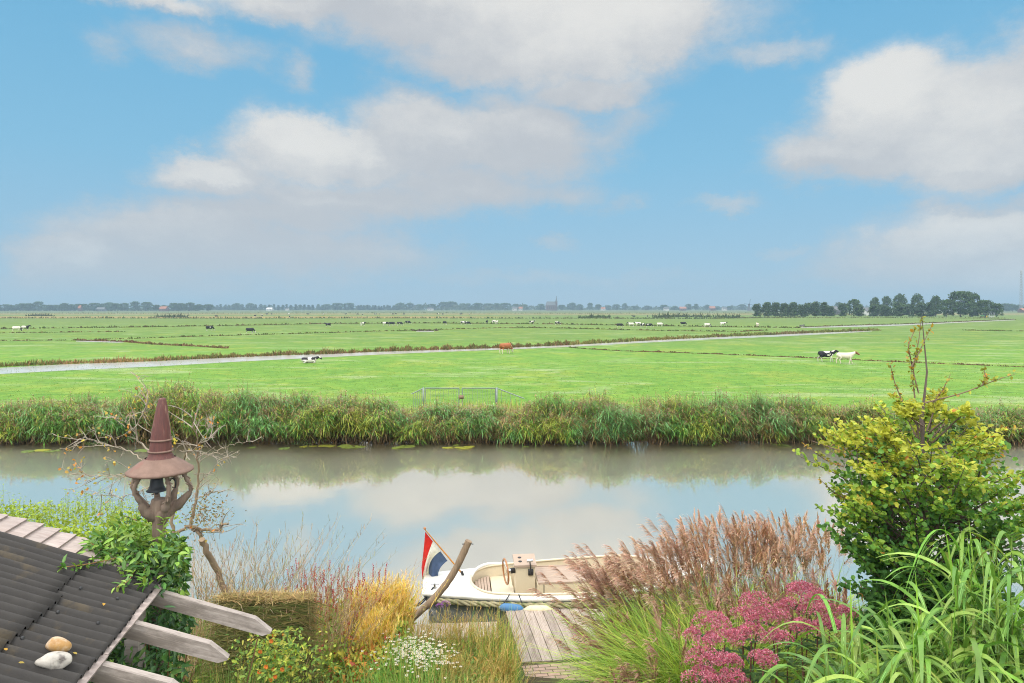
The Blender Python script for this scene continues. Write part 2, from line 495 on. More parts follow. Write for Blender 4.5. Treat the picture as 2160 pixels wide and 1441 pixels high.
def sheet(name, xs, ys, zf, mat):
    X, Y = np.meshgrid(xs, ys)
    Z = np.vectorize(zf)(X, Y)
    mb = MB(); nx = len(xs)
    f = [(j * nx + i, j * nx + i + 1, (j + 1) * nx + i + 1, (j + 1) * nx + i) for j in range(len(ys) - 1) for i in range(nx - 1)]
    mb.add(np.stack((X, Y, Z), -1), f)
    return tag(mb.build(name, mat), kind='structure')
far_x = [-9000, -3000, -900, -300, -120, -60, -45, -30, -15, 0, 15, 30, 45, 60, 120, 300, 900, 3000, 9000]
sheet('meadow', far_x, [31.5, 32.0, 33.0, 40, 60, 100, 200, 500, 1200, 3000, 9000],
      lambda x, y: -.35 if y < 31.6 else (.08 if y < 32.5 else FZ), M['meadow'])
def gz_(x, y):                      # the garden falls gently to the waterside
    return float(np.interp(y, [-10, 4, 9.5, 11, 12.4, 12.9, 13.3], [1.0, 1.0, .62, .48, .42, .2, -.4]))
sheet('garden_ground', [-160, -60, -30, -15, -8, -4, -2, 0, 2, 4, 8, 15, 30, 60, 160], [-12, 0, 4, 9.5, 11, 12.4, 12.9, 13.3], gz_, M['soil'])
mb = MB(); mb.add([(-400, 12.4, 0), (400, 12.4, 0), (400, 32.2, 0), (-400, 32.2, 0)], [(0, 1, 2, 3)])
tag(mb.build('canal_water', M['water']), kind='structure')

# ---- ditch with open water crossing the meadow, and its far bank of brown rushes
dz = FZ + .012
def ditch(name, pts_lo, pts_hi):
    a = np.array([P(x, y, dz) for x, y in pts_lo]); b = np.array([P(x, y, dz) for x, y in pts_hi])
    mb = MB(); n = len(a)
    mb.add(np.concatenate((a, b)), [(i, i + 1, n + i + 1, n + i) for i in range(n - 1)])
    return tag(mb.build(name, M['ditch_water']), kind='structure')
ditch('ditch_water', [(-500, 830), (0, 789), (150, 781), (330, 773), (500, 763), (640, 756), (800, 748), (940, 742), (1050, 738), (1200, 732), (1340, 724), (1500, 716), (1640, 710), (1760, 704), (1840, 699)],
      [(-500, 812), (0, 776), (150, 768), (330, 762), (500, 752), (590, 750), (800, 742), (940, 737), (1050, 734), (1200, 728), (1340, 719), (1500, 711), (1640, 706), (1760, 700), (1840, 697.5)])
ditch('ditch_water', [(1690, 692), (1790, 690), (1900, 687), (2000, 682), (2140, 675.5)], [(1690, 690.5), (1790, 687), (1900, 684), (2000, 680), (2140, 674.5)])
ditch('ditch_water', [(160, 720.5), (250, 723), (262, 722)], [(160, 719), (250, 719.5), (262, 720)])
ditch('ditch_water', [(878, 699.5), (915, 700)], [(878, 697), (915, 697.5)])

def bank(name, pts, z, wid, hgt, dens, cols, label, seed, jag=.5, bw=.09):
    """rough growth along a ditch edge: one uncountable strip"""
    rng = np.random.default_rng(seed)
    pw = np.array([P(x, y, z) for x, y in pts])
    sg = np.linalg.norm(np.diff(pw, axis=0), axis=1); cum = np.concatenate(([0], np.cumsum(sg)))
    n = int(cum[-1] * dens)
    s = rng.uniform(0, cum[-1], n)
    p = np.stack([np.interp(s, cum, pw[:, k]) for k in range(3)], -1)
    p[:, 1] += rng.uniform(-.5, .5, n) * wid * np.clip(p[:, 1] / 60, .8, 6) ** .3
    p[:, 2] = z - .05
    hn = .65 + .35 * np.sin(s * .9 + 2 * np.sin(s * .23)) * jag + jag * .5 * np.sin(s * 3.1 + 1.3)
    patch = (np.sin(s * .21 + seed) + np.sin(s * .057 + 2 * seed)) * .5
    ci = np.clip((patch + 1) / 2 * len(cols) + rng.normal(0, .6, n), 0, len(cols) - 1).astype(int)
    c = np.asarray(cols)[ci] * rng.normal(1, .2, (n, 1))
    mb = MB()
    d = np.stack((rng.normal(0, .35, n), rng.normal(0, .3, n), np.ones(n)), -1)
    side = np.stack((np.ones(n), rng.normal(0, .4, n), np.zeros(n)), -1)
    blades(mb, p, d, hgt * hn * rng.uniform(.6, 1.2, n), bw * np.clip(p[:, 1] / 60, .8, 5), rng.uniform(0, .3, n), np.clip(c, .01, .9), seg=2, side=side)
    return tag(mb.build(name, M['dry']), label, 'bank growth', kind='stuff')
BR = [(.20, .125, .055), (.26, .17, .075), (.17, .15, .05), (.12, .15, .045), (.30, .19, .09)]
bank('ditch_rushes', [(-400, 790), (0, 773), (150, 767), (330, 761), (520, 752), (580, 750)], FZ, 2.2, .85, 70, BR, 'rusty brown rushes on the far edge of the wide ditch, left stretch', 3, .35)
bank('ditch_rushes', [(580, 749), (700, 746), (800, 741), (940, 737), (1070, 733), (1200, 727)], FZ, 2.4, .95, 55, [(.17, .12, .055), (.13, .14, .045), (.20, .12, .06), (.16, .16, .05)], 'mixed brown and green rushes behind the water near the brown cow', 4, .5)
bank('ditch_rushes', [(1200, 727), (1340, 719), (1500, 711), (1640, 705), (1760, 700), (1850, 697)], FZ, 3, .95, 32, [(.20, .17, .06), (.17, .19, .055), (.14, .17, .05), (.16, .12, .06)], 'olive rushes along the far right stretch of the wide ditch', 5, .4, .12)
DK = [(.09, .11, .035), (.12, .10, .045), (.08, .12, .035), (.15, .12, .06)]
lines = [
 ([(1200, 733), (1230, 736), (1320, 741), (1420, 744), (1560, 749), (1700, 755), (1900, 764), (2170, 775), (2400, 785)], .5, .32, 45, [(.17, .105, .06), (.11, .085, .045), (.20, .13, .07), (.10, .13, .045)], 'narrow brown ditch line crossing the meadow behind the walking cows', .4),
 ([(160, 718), (260, 721), (330, 727), (420, 731), (480, 735)], 1.0, .55, 30, [(.15, .09, .05), (.20, .13, .07), (.12, .11, .05)], 'short brown ditch edge slanting through the left meadow', .5),
 ([(-300, 724), (0, 719), (160, 718)], .8, .4, 16, DK, 'faint ditch line running left from the slanting brown edge', .5),
 ([(200, 717), (450, 709), (700, 702), (1050, 692), (1150, 690.5)], 1.0, .5, 12, DK, 'long dark ditch line rising across the left meadow', .5),
 ([(1090, 691), (1200, 693), (1400, 698), (1560, 700), (1620, 697)], 1.2, .6, 10, DK, 'dark ditch line before the group of grazing cows', .5),
 ([(-200, 704), (0, 703), (150, 701), (260, 700)], 1.0, .5, 10, DK, 'dark ditch line under the pair of cows at far left', .5),
 ([(-200, 695), (0, 694), (250, 691), (500, 687), (700, 683), (900, 682), (1160, 684), (1400, 688), (1690, 692)], 1.6, .8, 8, DK, 'thin dark ditch line running behind the scattered cows', .6),
 ([(-200, 671.5), (200, 671.5), (520, 672), (720, 671.5), (900, 671.5), (1200, 672), (1500, 672.5), (1700, 669)], 5, 1.1, 6, [(.07, .10, .045), (.09, .11, .05), (.11, .11, .06)], 'low dark hedge line across the distant fields', 1.0),
 ([(330, 669.5), (345, 669.3), (390, 669.6)], 5, 2.6, 8, [(.06, .075, .04)], 'dark patch of scrub in the distant left field', .9),
 ([(60, 667), (85, 666.5), (110, 667)], 5, 2.0, 7, [(.06, .075, .04)], 'small dark scrub far out at left', .9),
 ([(1380, 670.5), (1440, 669), (1560, 670.5)], 5, 3.0, 6, [(.06, .08, .04)], 'dark bramble scrub left of the poplar row', 1.0),
 ([(1220, 671), (1260, 670), (1285, 671)], 5, 2.2, 6, [(.06, .09, .04)], 'low green scrub below the church', .9),
 ([(0, 661), (400, 661.5), (800, 660.5), (1200, 661.5), (1580, 661)], 10, 1.1, 2.5, [(.08, .10, .06)], 'faint hedge line far out in the fields', 1.0),
 ([(1690, 690.5), (1790, 687), (1900, 684), (2000, 680), (2140, 674)], 2, .6, 8, [(.14, .11, .055), (.10, .12, .045)], 'brown bank of the narrow ditch before the poplars', .5),
 ([(1570, 671), (1800, 670.5), (2120, 672)], 5, 1.0, 5, [(.11, .13, .05), (.16, .16, .07)], 'rough grass strip at the foot of the poplars', .6),
 ([(2035, 697), (2170, 699)], 1.2, .5, 14, DK, 'short dark ditch line at the right edge of the meadow', .5),
 ([(870, 698), (925, 698)], 1.5, .7, 18, [(.08, .07, .05), (.12, .09, .06)], 'small muddy hollow in the middle of the meadow', .5),
]
for k, (pts, wd, hg, de, cs, lb, jg) in enumerate(lines):
    bank('ditch_edge_growth', pts, FZ, wd, hg, de, cs, lb, 20 + k, jg, .12)

# ---- short grass of the meadow nearest the canal
rng = np.random.default_rng(8)
n = 40000
yy = 33.0 + (rng.random(n) ** 1.7) * 45; xx = rng.uniform(-1, 1, n) * (yy * .82)
pt = .5 + .25 * np.sin(xx * .31 + yy * .17) + .25 * np.sin(xx * .11 - yy * .43)
mb = MB()
cg = np.where((rng.random(n) < pt)[:, None], (.21, .27, .045), (.12, .22, .03)) * rng.normal(1.1, .09, (n, 1))
blades(mb, np.stack((xx, yy, np.full(n, FZ - .01)), -1), np.stack((rng.normal(0, .7, n), rng.normal(-.1, .6, n), np.ones(n)), -1), rng.uniform(.05, .15, n), rng.uniform(.02, .05, n), .2, np.clip(cg, .01, .8), seg=2,
       side=np.stack((np.ones(n), rng.normal(0, .6, n), np.zeros(n)), -1))
tag(mb.build('meadow_grass', M['blade']), 'short bright grass of the meadow beyond the canal', 'grass', kind='stuff')

# ---- reed bed along the far bank
REED_PX = [(-900, 850), (0, 852), (120, 842), (230, 838), (300, 822), (350, 808), (430, 818), (520, 826), (600, 832), (700, 828), (760, 832), (880, 856), (960, 858), (1080, 856), (1130, 844), (1220, 834), (1300, 842), (1370, 828), (1450, 838), (1550, 842), (1650, 846), (1750, 852), (1900, 858), (2100, 858), (2160, 862), (3000, 858)]
def reed_h(x):
    px = HX + x / 32.3 * FPX
    t_ = np.interp(px, [a for a, b in REED_PX], [b for a, b in REED_PX])
    return (CAMZ - (t_ - HY) / FPX * 32.3) * 1.07
def reeds():
    rng = np.random.default_rng(11)
    # bushy clumps that splay outward, over a thin even stand of brown stems
    nc = 230
    cx = np.sort(rng.uniform(-31, 33, nc)); cy_ = 31.2 + 2.0 * rng.random(nc) ** 1.2; ch = rng.normal(1, .13, nc); cr = rng.uniform(.25, .75, nc)
    per = 52; k = np.repeat(np.arange(nc), per); nk = len(k); n2 = 3600; n = nk + n2
    u = rng.normal(0, .55, (nk, 2))
    x = np.concatenate((cx[k] + u[:, 0] * cr[k] * .6, rng.uniform(-31, 33, n2)))
    y = np.concatenate((np.maximum(cy_[k] + u[:, 1] * cr[k] * .5, 31.05), 31.05 + 2.5 * rng.random(n2)))
    loose = np.concatenate((np.zeros(nk), np.ones(n2))) > 0
    front = np.clip((32.3 - y) / 1.1, 0, 1)
    cl = np.concatenate((np.clip((ch[k] - 1) * 5, -1, 1), np.zeros(n2)))
    h = reed_h(x) * np.concatenate((ch[k], np.full(n2, .92))) * rng.normal(1.0, .07, n) * np.concatenate((1 - .16 * (u ** 2).sum(1), np.ones(n2))) * (1 - .42 * front * np.concatenate((rng.random(nc)[k], rng.random(n2))))
    h = np.maximum(h, .5)
    lean = np.stack((np.concatenate((u[:, 0] * .42 + .05, rng.normal(.04, .10, n2))), np.concatenate((u[:, 1] * .30 - .18 * front[:nk], rng.normal(-.05, .1, n2))), np.ones(n)), -1)
    cphase = np.concatenate((rng.uniform(-1, 1, nc)[k], rng.uniform(-1, 1, n2)))
    base = np.stack((x, y, np.full(n, -.02)), -1)
    lean = unit(lean)
    mb = MB()
    sc_ = pick(rng, [(.27, .175, .085), (.20, .125, .06), (.33, .23, .12), (.16, .12, .055)], n)
    blades(mb, base, lean, h, .022, .10 + .25 * front * rng.random(n), sc_, seg=4, prof=2, side=np.stack((np.ones(n), rng.normal(0, .5, n), np.zeros(n)), -1), tip=sc_ * .5 + np.array((.07, .10, .03)))
    dro = .10 + .25 * front * .5
    K = 18
    for k in range(K):
        t_ = .42 + .56 * (k + rng.random(n) * .9) / K
        p = base + lean * (h * t_)[:, None] - UP * (dro * h * t_ * t_)[:, None]
        a = rng.normal(-.4 + 1.3 * np.sin(x * 1.3 + 2 * np.sin(x * .4)), 1.0, n)            # the wind lays most leaves to one side
        d = np.stack((np.cos(a), -np.abs(np.sin(a)) * .9 + .15, rng.uniform(-.25, .55, n)), -1)
        zone = cphase * .75 + np.sin(x * .83 + 1) * .25 + rng.normal(0, .35, n)
        g1, g2, g3 = np.array((.125, .30, .055)), np.array((.18, .38, .14)), np.array((.35, .41, .065))
        c = np.where((zone > .45)[:, None], g3, np.where((zone < -.35)[:, None], g2, g1))
        dead = (rng.random(n) < (.10 + .5 * (t_ < .55))) | (loose & (rng.random(n) < .6))
        c = np.where(dead[:, None], (.27, .19, .08), c) * rng.normal(1, .2, (n, 1))
        blades(mb, p, d, rng.uniform(.26, .52, n), rng.uniform(.022, .040, n), rng.uniform(.1, .75, n), np.clip(c, .01, .7), seg=3, prof=1, tip=np.clip(c * 1.15 + (.03, .015, 0), 0, .8))
    # plumes
    s = rng.random(n) < .42 + .2 * np.sin(x * 2.1)
    pb = (base + lean * h[:, None] - UP * (dro * h)[:, None])[s]; m_ = len(pb)
    for k in range(7):
        d = np.stack((rng.normal(.35, .35, m_), rng.normal(-.1, .3, m_), rng.uniform(.3, 1.1, m_)), -1)
        blades(mb, pb - UP * .05 * k, d, rng.uniform(.14, .30, m_), rng.uniform(.03, .055, m_), .6, pick(rng, [(.38, .25, .19), (.44, .32, .22), (.30, .19, .15)], m_), seg=2, prof=1)
    # bent dead stems hanging over the water
    m_ = 2600
    xb = rng.uniform(-31, 33, m_)
    blades(mb, np.stack((xb, rng.uniform(31.0, 31.7, m_), rng.uniform(.0, .5, m_)), -1), np.stack((rng.normal(0, .6, m_), rng.uniform(-.8, .1, m_), rng.uniform(.2, 1, m_)), -1),
           rng.uniform(.4, 1.1, m_), .02, rng.uniform(.3, .9, m_), pick(rng, [(.30, .19, .09), (.36, .26, .14), (.18, .11, .05)], m_), seg=3, prof=2)
    # a few young shoots with long blue-green leaves out in the water
    for cx in (-9.6, 2.75, -12.5, 14.5, -19, 8.2):
        m_ = 46
        blades(mb, np.stack((cx + rng.normal(0, .35, m_), 30.85 + rng.normal(0, .12, m_), np.zeros(m_)), -1), np.stack((rng.normal(0, .6, m_), rng.normal(-.3, .3, m_), np.ones(m_)), -1),
               rng.uniform(.3, .8, m_), .035, .6, pick(rng, [(.15, .24, .10), (.20, .26, .08)], m_), seg=3, prof=1)
    return tag(mb.build('reed_bed', M['blade']), 'tall green and brown reeds lining the far bank of the canal', 'reeds', kind='stuff')
reeds()
# pale flowering grass and weeds behind the reeds
rng = np.random.default_rng(12); n = 12000
xx = rng.uniform(-32, 36, n); mb = MB()
mask = (rng.random(n) < .25) | ((xx > 14) & (xx < 28)) | ((xx > -5) & (xx < .4)) | (xx < -13)
xx = xx[mask]; n = len(xx)
blades(mb, np.stack((xx, 33.2 + rng.random(n) * 1.8, np.full(n, FZ)), -1), np.stack((rng.normal(0, .3, n), rng.normal(0, .3, n), np.ones(n)), -1), rng.uniform(.5, 1.35, n), .045, rng.uniform(.05, .4, n),
       pick(rng, [(.36, .30, .13), (.27, .30, .09), (.42, .32, .17), (.33, .22, .14)], n), seg=3)
tag(mb.build('bank_weeds', M['dry']), 'pale seeding grasses and weeds between reeds and meadow', 'weeds', kind='stuff')

rng = np.random.default_rng(14); n = 1500; mb = MB()
blades(mb, np.stack((rng.uniform(-5.2, .6, n), rng.uniform(36.5, 40.2, n), np.full(n, FZ)), -1), np.stack((rng.normal(0, .3, n), rng.normal(0, .3, n), np.ones(n)), -1), rng.uniform(.3, .95, n), .05, rng.uniform(.05, .4, n), pick(rng, [(.36, .33, .12), (.24, .34, .06), (.44, .36, .16)], n), seg=3)
tag(mb.build('gate_weeds', M['dry']), 'pale tall weeds growing up against the field gate', 'weeds', kind='stuff')

# ---- the distant low wood that fills the horizon
def far_wood():
    rng = np.random.default_rng(13); mb = MB()
    for (x0, x1, d, hpx, dn) in [(-500, 420, 1500, 10, 1.0), (400, 850, 2100, 10, 1.0), (840, 1110, 1900, 13, 1.1), (1100, 1600, 2200, 9, .9), (1590, 2160, 2300, 8, .8), (2100, 2700, 1500, 13, 1.0)]:
        n = int((x1 - x0) * 9 * dn)
        px = rng.uniform(x0, x1, n)
        hp = hpx * (.55 + .25 * np.sin(px * .09 + d) + .2 * np.sin(px * .31) + rng.normal(0, .06, n))
        dd = d * rng.uniform(.96, 1.05, n)
        x = (px - HX) / FPX * dd
        z = FZ + np.maximum(hp, 2) / FPX * d * rng.random(n) ** .8
        s_ = d / FPX * 2.6
        leaves(mb, np.stack((x, dd, z), -1), np.stack((rng.normal(0, 1, n), rng.normal(0, .4, n), rng.normal(.3, .8, n)), -1), np.stack((rng.normal(0, .4, n), -np.ones(n), rng.normal(.5, .5, n)), -1),
               s_ * rng.uniform(.6, 1.3, n), s_ * .8, pick(rng, [(.05, .085, .035), (.065, .10, .04), (.045, .075, .04), (.09, .10, .06)], n))
    return tag(mb.build('far_wood', M['leaf']), 'hazy blue-green wood along the whole horizon', 'wood', kind='stuff')
far_wood()

# ================================================================ DISTANCE: trees, houses, church, mast, cattle
def tree_proto(name, kind, seed, h=10.0):
    """a trunk with limbs and a crown of loose leaf clumps, standing at the origin"""
    rng = np.random.default_rng(seed)
    root = thing(name, (0, 0, 0), 'tree', 'tree')
    tk = MB(); cr = MB()
    if kind == 'poplar':
        nb, rx, z0, z1 = 60, .30 * h, .03 * h, .95 * h
    elif kind == 'spire':
        nb, rx, z0, z1 = 34, .17 * h, .06 * h, h
    else:
        nb, rx, z0, z1 = 60, .46 * h, .10 * h, .93 * h
    tube(tk, [(0, 0, -.1), (.01 * h, 0, z0), (-.01 * h, .01 * h, .6 * h), (0, 0, .85 * h)], [.026 * h, .022 * h, .012 * h, .004 * h], 6, (.09, .075, .06))
    cs = []
    for i in range(nb):
        t_ = rng.random() ** (.8 if kind != 'round' else .75)
        z = z0 + (z1 - z0) * t_
        env = {'poplar': (1 - .55 * t_ ** 2.2) * min(1, t_ * 6 + .55), 'spire': (1 - t_) ** .8 + .12, 'round': math.sqrt(max(.02, 1 - (1.75 * (t_ - .45)) ** 2))}[kind]
        a = rng.uniform(0, 2 * PI); r_ = rx * env * math.sqrt(rng.random()) * (.9 if kind != 'round' else 1)
        cs.append((r_ * math.cos(a), r_ * math.sin(a), z, (.11 if kind != 'spire' else .08) * h * rng.uniform(.7, 1.25)))
        if i % 5 == 0:
            tube(tk, [(0, 0, z * .6), (r_ * .5 * math.cos(a), r_ * .5 * math.sin(a), z * .85), (r_ * math.cos(a), r_ * math.sin(a), z)], [.008 * h, .006 * h, .003 * h], 4, (.09, .075, .06))
    for (x, y, z, r_) in cs:
        n = 34
        p = sph(rng, n) * r_ * rng.random((n, 1)) ** .4 * (1, 1, 1.15 if kind != 'round' else .75) + (x, y, z)
        base = np.array({'poplar': (.075, .125, .045), 'spire': (.06, .10, .04), 'round': (.065, .115, .035)}[kind]) * rng.uniform(.75, 1.3)
        leaves(cr, p, sph(rng, n) + (0, 0, .2), sph(rng, n) + (0, 0, .8), .075 * h * rng.uniform(.6, 1.3, n), .055 * h, jit(rng, base, n, .2, .08))
    tk.build('trunk', M['twig'], root); cr.build('crown', M['leaf'], root)
    return root
protos = {('poplar', 0): tree_proto('poplar_tree', 'poplar', 1), ('poplar', 1): tree_proto('poplar_tree', 'poplar', 2), ('poplar', 2): tree_proto('poplar_tree', 'poplar', 5),
          ('round', 0): tree_proto('round_tree', 'round', 3), ('round', 1): tree_proto('round_tree', 'round', 4), ('round', 2): tree_proto('round_tree', 'round', 6),
          ('spire', 0): tree_proto('slender_tree', 'spire', 7), ('spire', 1): tree_proto('slender_tree', 'spire', 8)}
used = set()
trng = random.Random(5)
def plant(kind, px, top, d, wpx, label, group):
    k = (kind, trng.randrange(3 if kind != 'spire' else 2))
    base_py = HY + (CAMZ - FZ) * FPX / d
    h = (base_py - top) / FPX * d
    natural = {'poplar': .62, 'spire': .36, 'round': .98}[kind] * 10
    w = wpx / FPX * d
    s_ = h / 10.0
    o = protos[k]
    loc = ((px - HX) / FPX * d, d, FZ)
    scl = (w / natural, w / natural, s_)
    if k in used:
        o = dup(o, loc, trng.uniform(0, 6.28), scl, label, group)
    else:
        used.add(k); o.location = loc; o.rotation_euler = (0, 0, trng.uniform(0, 6.28)); o.scale = scl; o['label'] = label; o['group'] = group
    return o
ORD = ['leftmost', 'second from the left', 'third from the left', 'fourth from the left', 'fifth from the left', 'small sixth from the left', 'seventh from the left', 'third from the right', 'second from the right', 'rightmost']
# the row of pollard-like poplars on the right, then the farm trees
for i, px in enumerate([1597, 1618, 1636, 1655, 1673, 1690, 1704, 1720, 1738, 1752]):
    plant('poplar', px, [641, 639, 638, 640, 639, 643, 640, 638, 639, 646][i], 505, 23 if i != 5 else 18, f'bushy green poplar, {ORD[i]} in the straight row left of the farm', 'poplars in the straight row')
G = 'trees round the far farm'
for px, top, d, w_, kd, lb in [
    (1778, 640, 500, 22, 'poplar', 'slim poplar beside the gap at the left of the farm trees'), (1800, 631, 520, 32, 'round', 'broad dark tree just right of the gap in the row'), (1812, 642, 490, 22, 'poplar', 'bushy poplar below the broad dark tree'),
    (1846, 628, 560, 22, 'round', 'pale rounded tree rising behind the farm, leftmost'), (1870, 625, 620, 24, 'round', 'small rounded tree peeping over the farm row'), (1898, 621, 600, 34, 'round', 'wide pale tree standing tall behind the farm row'),
    (1935, 621, 600, 28, 'round', 'separate pale rounded tree right of the wide one'), (1845, 643, 490, 26, 'poplar', 'dense low poplar in the farm row, first'), (1868, 645, 490, 26, 'poplar', 'dense low poplar in front of the small rounded tree'),
    (1895, 640, 488, 28, 'poplar', 'bushy poplar in front of the wide pale tree'), (1918, 642, 486, 26, 'poplar', 'bushy poplar right of the wide pale tree'), (1942, 640, 484, 28, 'poplar', 'bushy poplar in front of the separate pale tree'),
    (1964, 638, 480, 26, 'poplar', 'bushy poplar just left of the big farm trees'), (1974, 624, 475, 24, 'round', 'airy dark tree with open crown left of the tallest'), (1996, 632, 470, 36, 'round', 'dark low tree at the foot of the tallest'),
    (2026, 614, 470, 54, 'round', 'tallest broad tree of the farm group'), (2052, 619, 475, 34, 'round', 'open crowned tree right of the tallest'), (2050, 645, 462, 32, 'round', 'low olive bush below the open crowned tree'), (2078, 633, 460, 36, 'round', 'rounded bushy tree above the tractor'), (2102, 640, 455, 30, 'round', 'rounded bush at the right end of the farm trees')]:
    plant(kd, px, top, d, w_, lb, G)
# hazy trees on the horizon that can still be told apart
sections = [('hazy tree on the horizon left of the long avenue', 'hazy horizon trees at far left', 1400,
             [(10, 644, 30), (48, 642, 26), (62, 642, 20), (82, 638, 20), (105, 645, 22), (136, 642, 24), (165, 643, 18), (178, 643, 16), (200, 641, 24), (232, 640, 24), (243, 642, 26), (262, 641, 20), (285, 638, 20), (310, 639, 22), (366, 641, 22), (382, 642, 24), (400, 640, 22), (420, 644, 18), (440, 644, 20), (25, 646, 24), (120, 645, 24), (150, 644, 20), (216, 643, 22), (330, 645, 18), (346, 646, 16)]),
            ('hazy rounded tree on the horizon between avenue and church', 'hazy horizon trees before the church', 1900,
             [(500, 642, 20), (528, 642, 18), (690, 644, 22), (712, 641, 24), (735, 641, 26), (845, 641, 24), (865, 641, 20), (885, 644, 18), (910, 643, 22), (935, 639, 24), (952, 638, 26), (975, 642, 20), (988, 642, 18), (1008, 641, 22), (1030, 642, 24), (1048, 642, 22), (1066, 641, 24), (1088, 643, 16), (1105, 644, 18), (1140, 643, 18), (1160, 645, 14)]),
            ('hazy tree on the horizon right of the church', 'hazy horizon trees after the church', 1900,
             [(1185, 645, 16), (1207, 641, 20), (1222, 644, 16), (1245, 641, 12), (1262, 644, 14), (1282, 646, 14), (1300, 644, 18), (1318, 642, 12), (1340, 647, 16), (1365, 647, 20), (1400, 645, 16), (1424, 648, 16), (1452, 643, 14), (1468, 643, 10), (1492, 645, 12), (1512, 648, 14), (1540, 648, 14), (1566, 644, 20)]),
            ('hazy tree on the horizon at the right edge', 'hazy horizon trees at the right edge', 1200, [(2122, 642, 20), (2136, 644, 18), (2150, 645, 18), (2175, 641, 26), (2205, 640, 28), (1770, 640, 20)])]
NTH = ['first', 'second', 'third', 'fourth', 'fifth', 'sixth', 'seventh', 'eighth', 'ninth', 'tenth', 'eleventh', 'twelfth', 'thirteenth', 'fourteenth', 'fifteenth', 'sixteenth', 'seventeenth', 'eighteenth', 'nineteenth', 'twentieth', 'twenty-first', 'twenty-second', 'twenty-third', 'twenty-fourth', 'twenty-fifth']
for lb0, g, d, lst in sections:
    for i_, (px, top, w_) in enumerate(sorted(lst)):
        lb = lb0 + ', ' + NTH[i_] + ' from the left'
        plant('round', px, top - 2, d * trng.uniform(.96, 1.04), w_ * 1.2, lb, g)
for i in range(30):
    px = 410 + i * 9.3 + trng.uniform(-1.5, 1.5)
    plant('spire' if i % 4 else 'poplar', px, 643 + trng.uniform(-1, 1.5), 2000, 8, 'slim hazy tree in the long evenly spaced avenue', 'avenue trees')
for i in range(14):
    px = 756 + i * 6.2 + trng.uniform(-2, 2)
    plant('spire', px, 645 + trng.uniform(-1.5, 1.5), 2000, 7, 'slim hazy conifer between the avenue and the big round trees', 'hazy conifers')
for k, o in protos.items():
    if k not in used: bpy.data.objects.remove(o)

M['white_wall'] = solid('white_render', (.62, .62, .60), (.5, .5, .48), .6, .8)
M['tile'] = solid('orange_tile', (.36, .15, .08), (.25, .11, .07), 1.5, .8)
M['slate'] = solid('grey_roof', (.12, .125, .13), (.085, .09, .095), 1.2, .7)
M['brick'] = solid('red_brick', (.14, .085, .07), (.10, .065, .055), 1.4, .85)
M['steel'] = solid('galvanised_steel', (.42, .44, .46), (.28, .30, .32), 7, .45, .5, metal=.6)
M['dark'] = solid('dark_glass', (.03, .035, .04), (.02, .022, .025), 2, .2, .5)
def house(px, base_d, wpx, hpx, wall, roof, label, group, dep=9.0, rz=0.0, name='farmhouse'):
    d = base_d; w_ = wpx / FPX * d; h = hpx / FPX * d
    root = thing(name, ((px - HX) / FPX * d, d, FZ), label, 'house', group, rz)
    m_ = MB(); box(m_, (0, 0, h * .27), (w_, dep, h * .54)); 
    m_.add([(-w_ / 2, -dep / 2, h * .54), (-w_ / 2, dep / 2, h * .54), (-w_ / 2, 0, h * .98)], [(0, 1, 2)]); m_.add([(w_ / 2, -dep / 2, h * .54), (w_ / 2, dep / 2, h * .54), (w_ / 2, 0, h * .98)], [(0, 2, 1)])
    m_.build('wall', wall, root, local=True, smooth=False)
    r_ = MB(); e = .3
    for s_ in (-1, 1):
        n1 = np.array([(-w_ / 2 - e, s_ * (dep / 2 + e), h * .52), (w_ / 2 + e, s_ * (dep / 2 + e), h * .52), (w_ / 2 + e, 0, h), (-w_ / 2 - e, 0, h)])
        r_.add(np.concatenate((n1, n1 + (0, 0, .25))), [(0, 1, 2, 3), (4, 5, 6, 7), (0, 1, 5, 4), (1, 2, 6, 5), (2, 3, 7, 6), (3, 0, 4, 7)])
    r_.build('roof', roof, root, local=True, smooth=False)
    for k in (-.28, .05, .3):
        v = MB(); box(v, (k * w_, -dep / 2 - .06, h * .28), (w_ * .1, .1, h * .2)); v.build('window', M['dark'], root, local=True, smooth=False)
    return root
HG = 'hazy houses on the horizon'
house(214, 1300, 15, 8, M['slate'], M['slate'], 'long pale grey barn among the far left trees', HG, 12, .2, 'barn')
house(169, 1320, 5, 12, M['brick'], M['tile'], 'narrow pinkish house standing before the far left trees', HG, 7)
house(346, 1290, 16, 10, M['brick'], M['tile'], 'brownish farmhouse with steep roof left of the avenue', HG, 10, -.2)
house(569, 1700, 12, 6, M['white_wall'], M['white_wall'], 'long white shed under the avenue trees', HG, 14, 0, 'shed')
house(606, 1700, 6, 5, M['white_wall'], M['slate'], 'small white house right of the long white shed', HG)
house(1086, 1650, 10, 8, M['white_wall'], M['slate'], 'white house with grey roof between round trees and church', HG)
house(1098, 1640, 8, 8, M['white_wall'], M['tile'], 'white house with orange roof left of the church', HG)
house(908, 1650, 12, 6, M['white_wall'], M['slate'], 'low white house at the foot of the big round trees', HG, 10)
house(1272, 1700, 9, 7, M['white_wall'], M['tile'], 'small white house right of the church, orange roof', HG)
house(1405, 1650, 10, 7, M['white_wall'], M['slate'], 'white house in the middle of the right horizon', HG)
house(1440, 1640, 14, 8, M['brick'], M['tile'], 'wide reddish house on the right horizon', HG, 10)
house(1502, 1650, 12, 9, M['brick'], M['tile'], 'reddish house nearest to the windmill', HG, 10)
house(1528, 1640, 9, 7, M['white_wall'], M['slate'], 'pale house close to the windmill', HG)
house(1757, 620, 16, 17, M['slate'], M['slate'], 'grey farm shed showing in the gap of the poplar row', HG, 14, 0, 'shed')
house(1830, 560, 26, 16, M['white_wall'], M['slate'], 'pale farm shed behind the farm row', HG, 14, .1, 'shed')
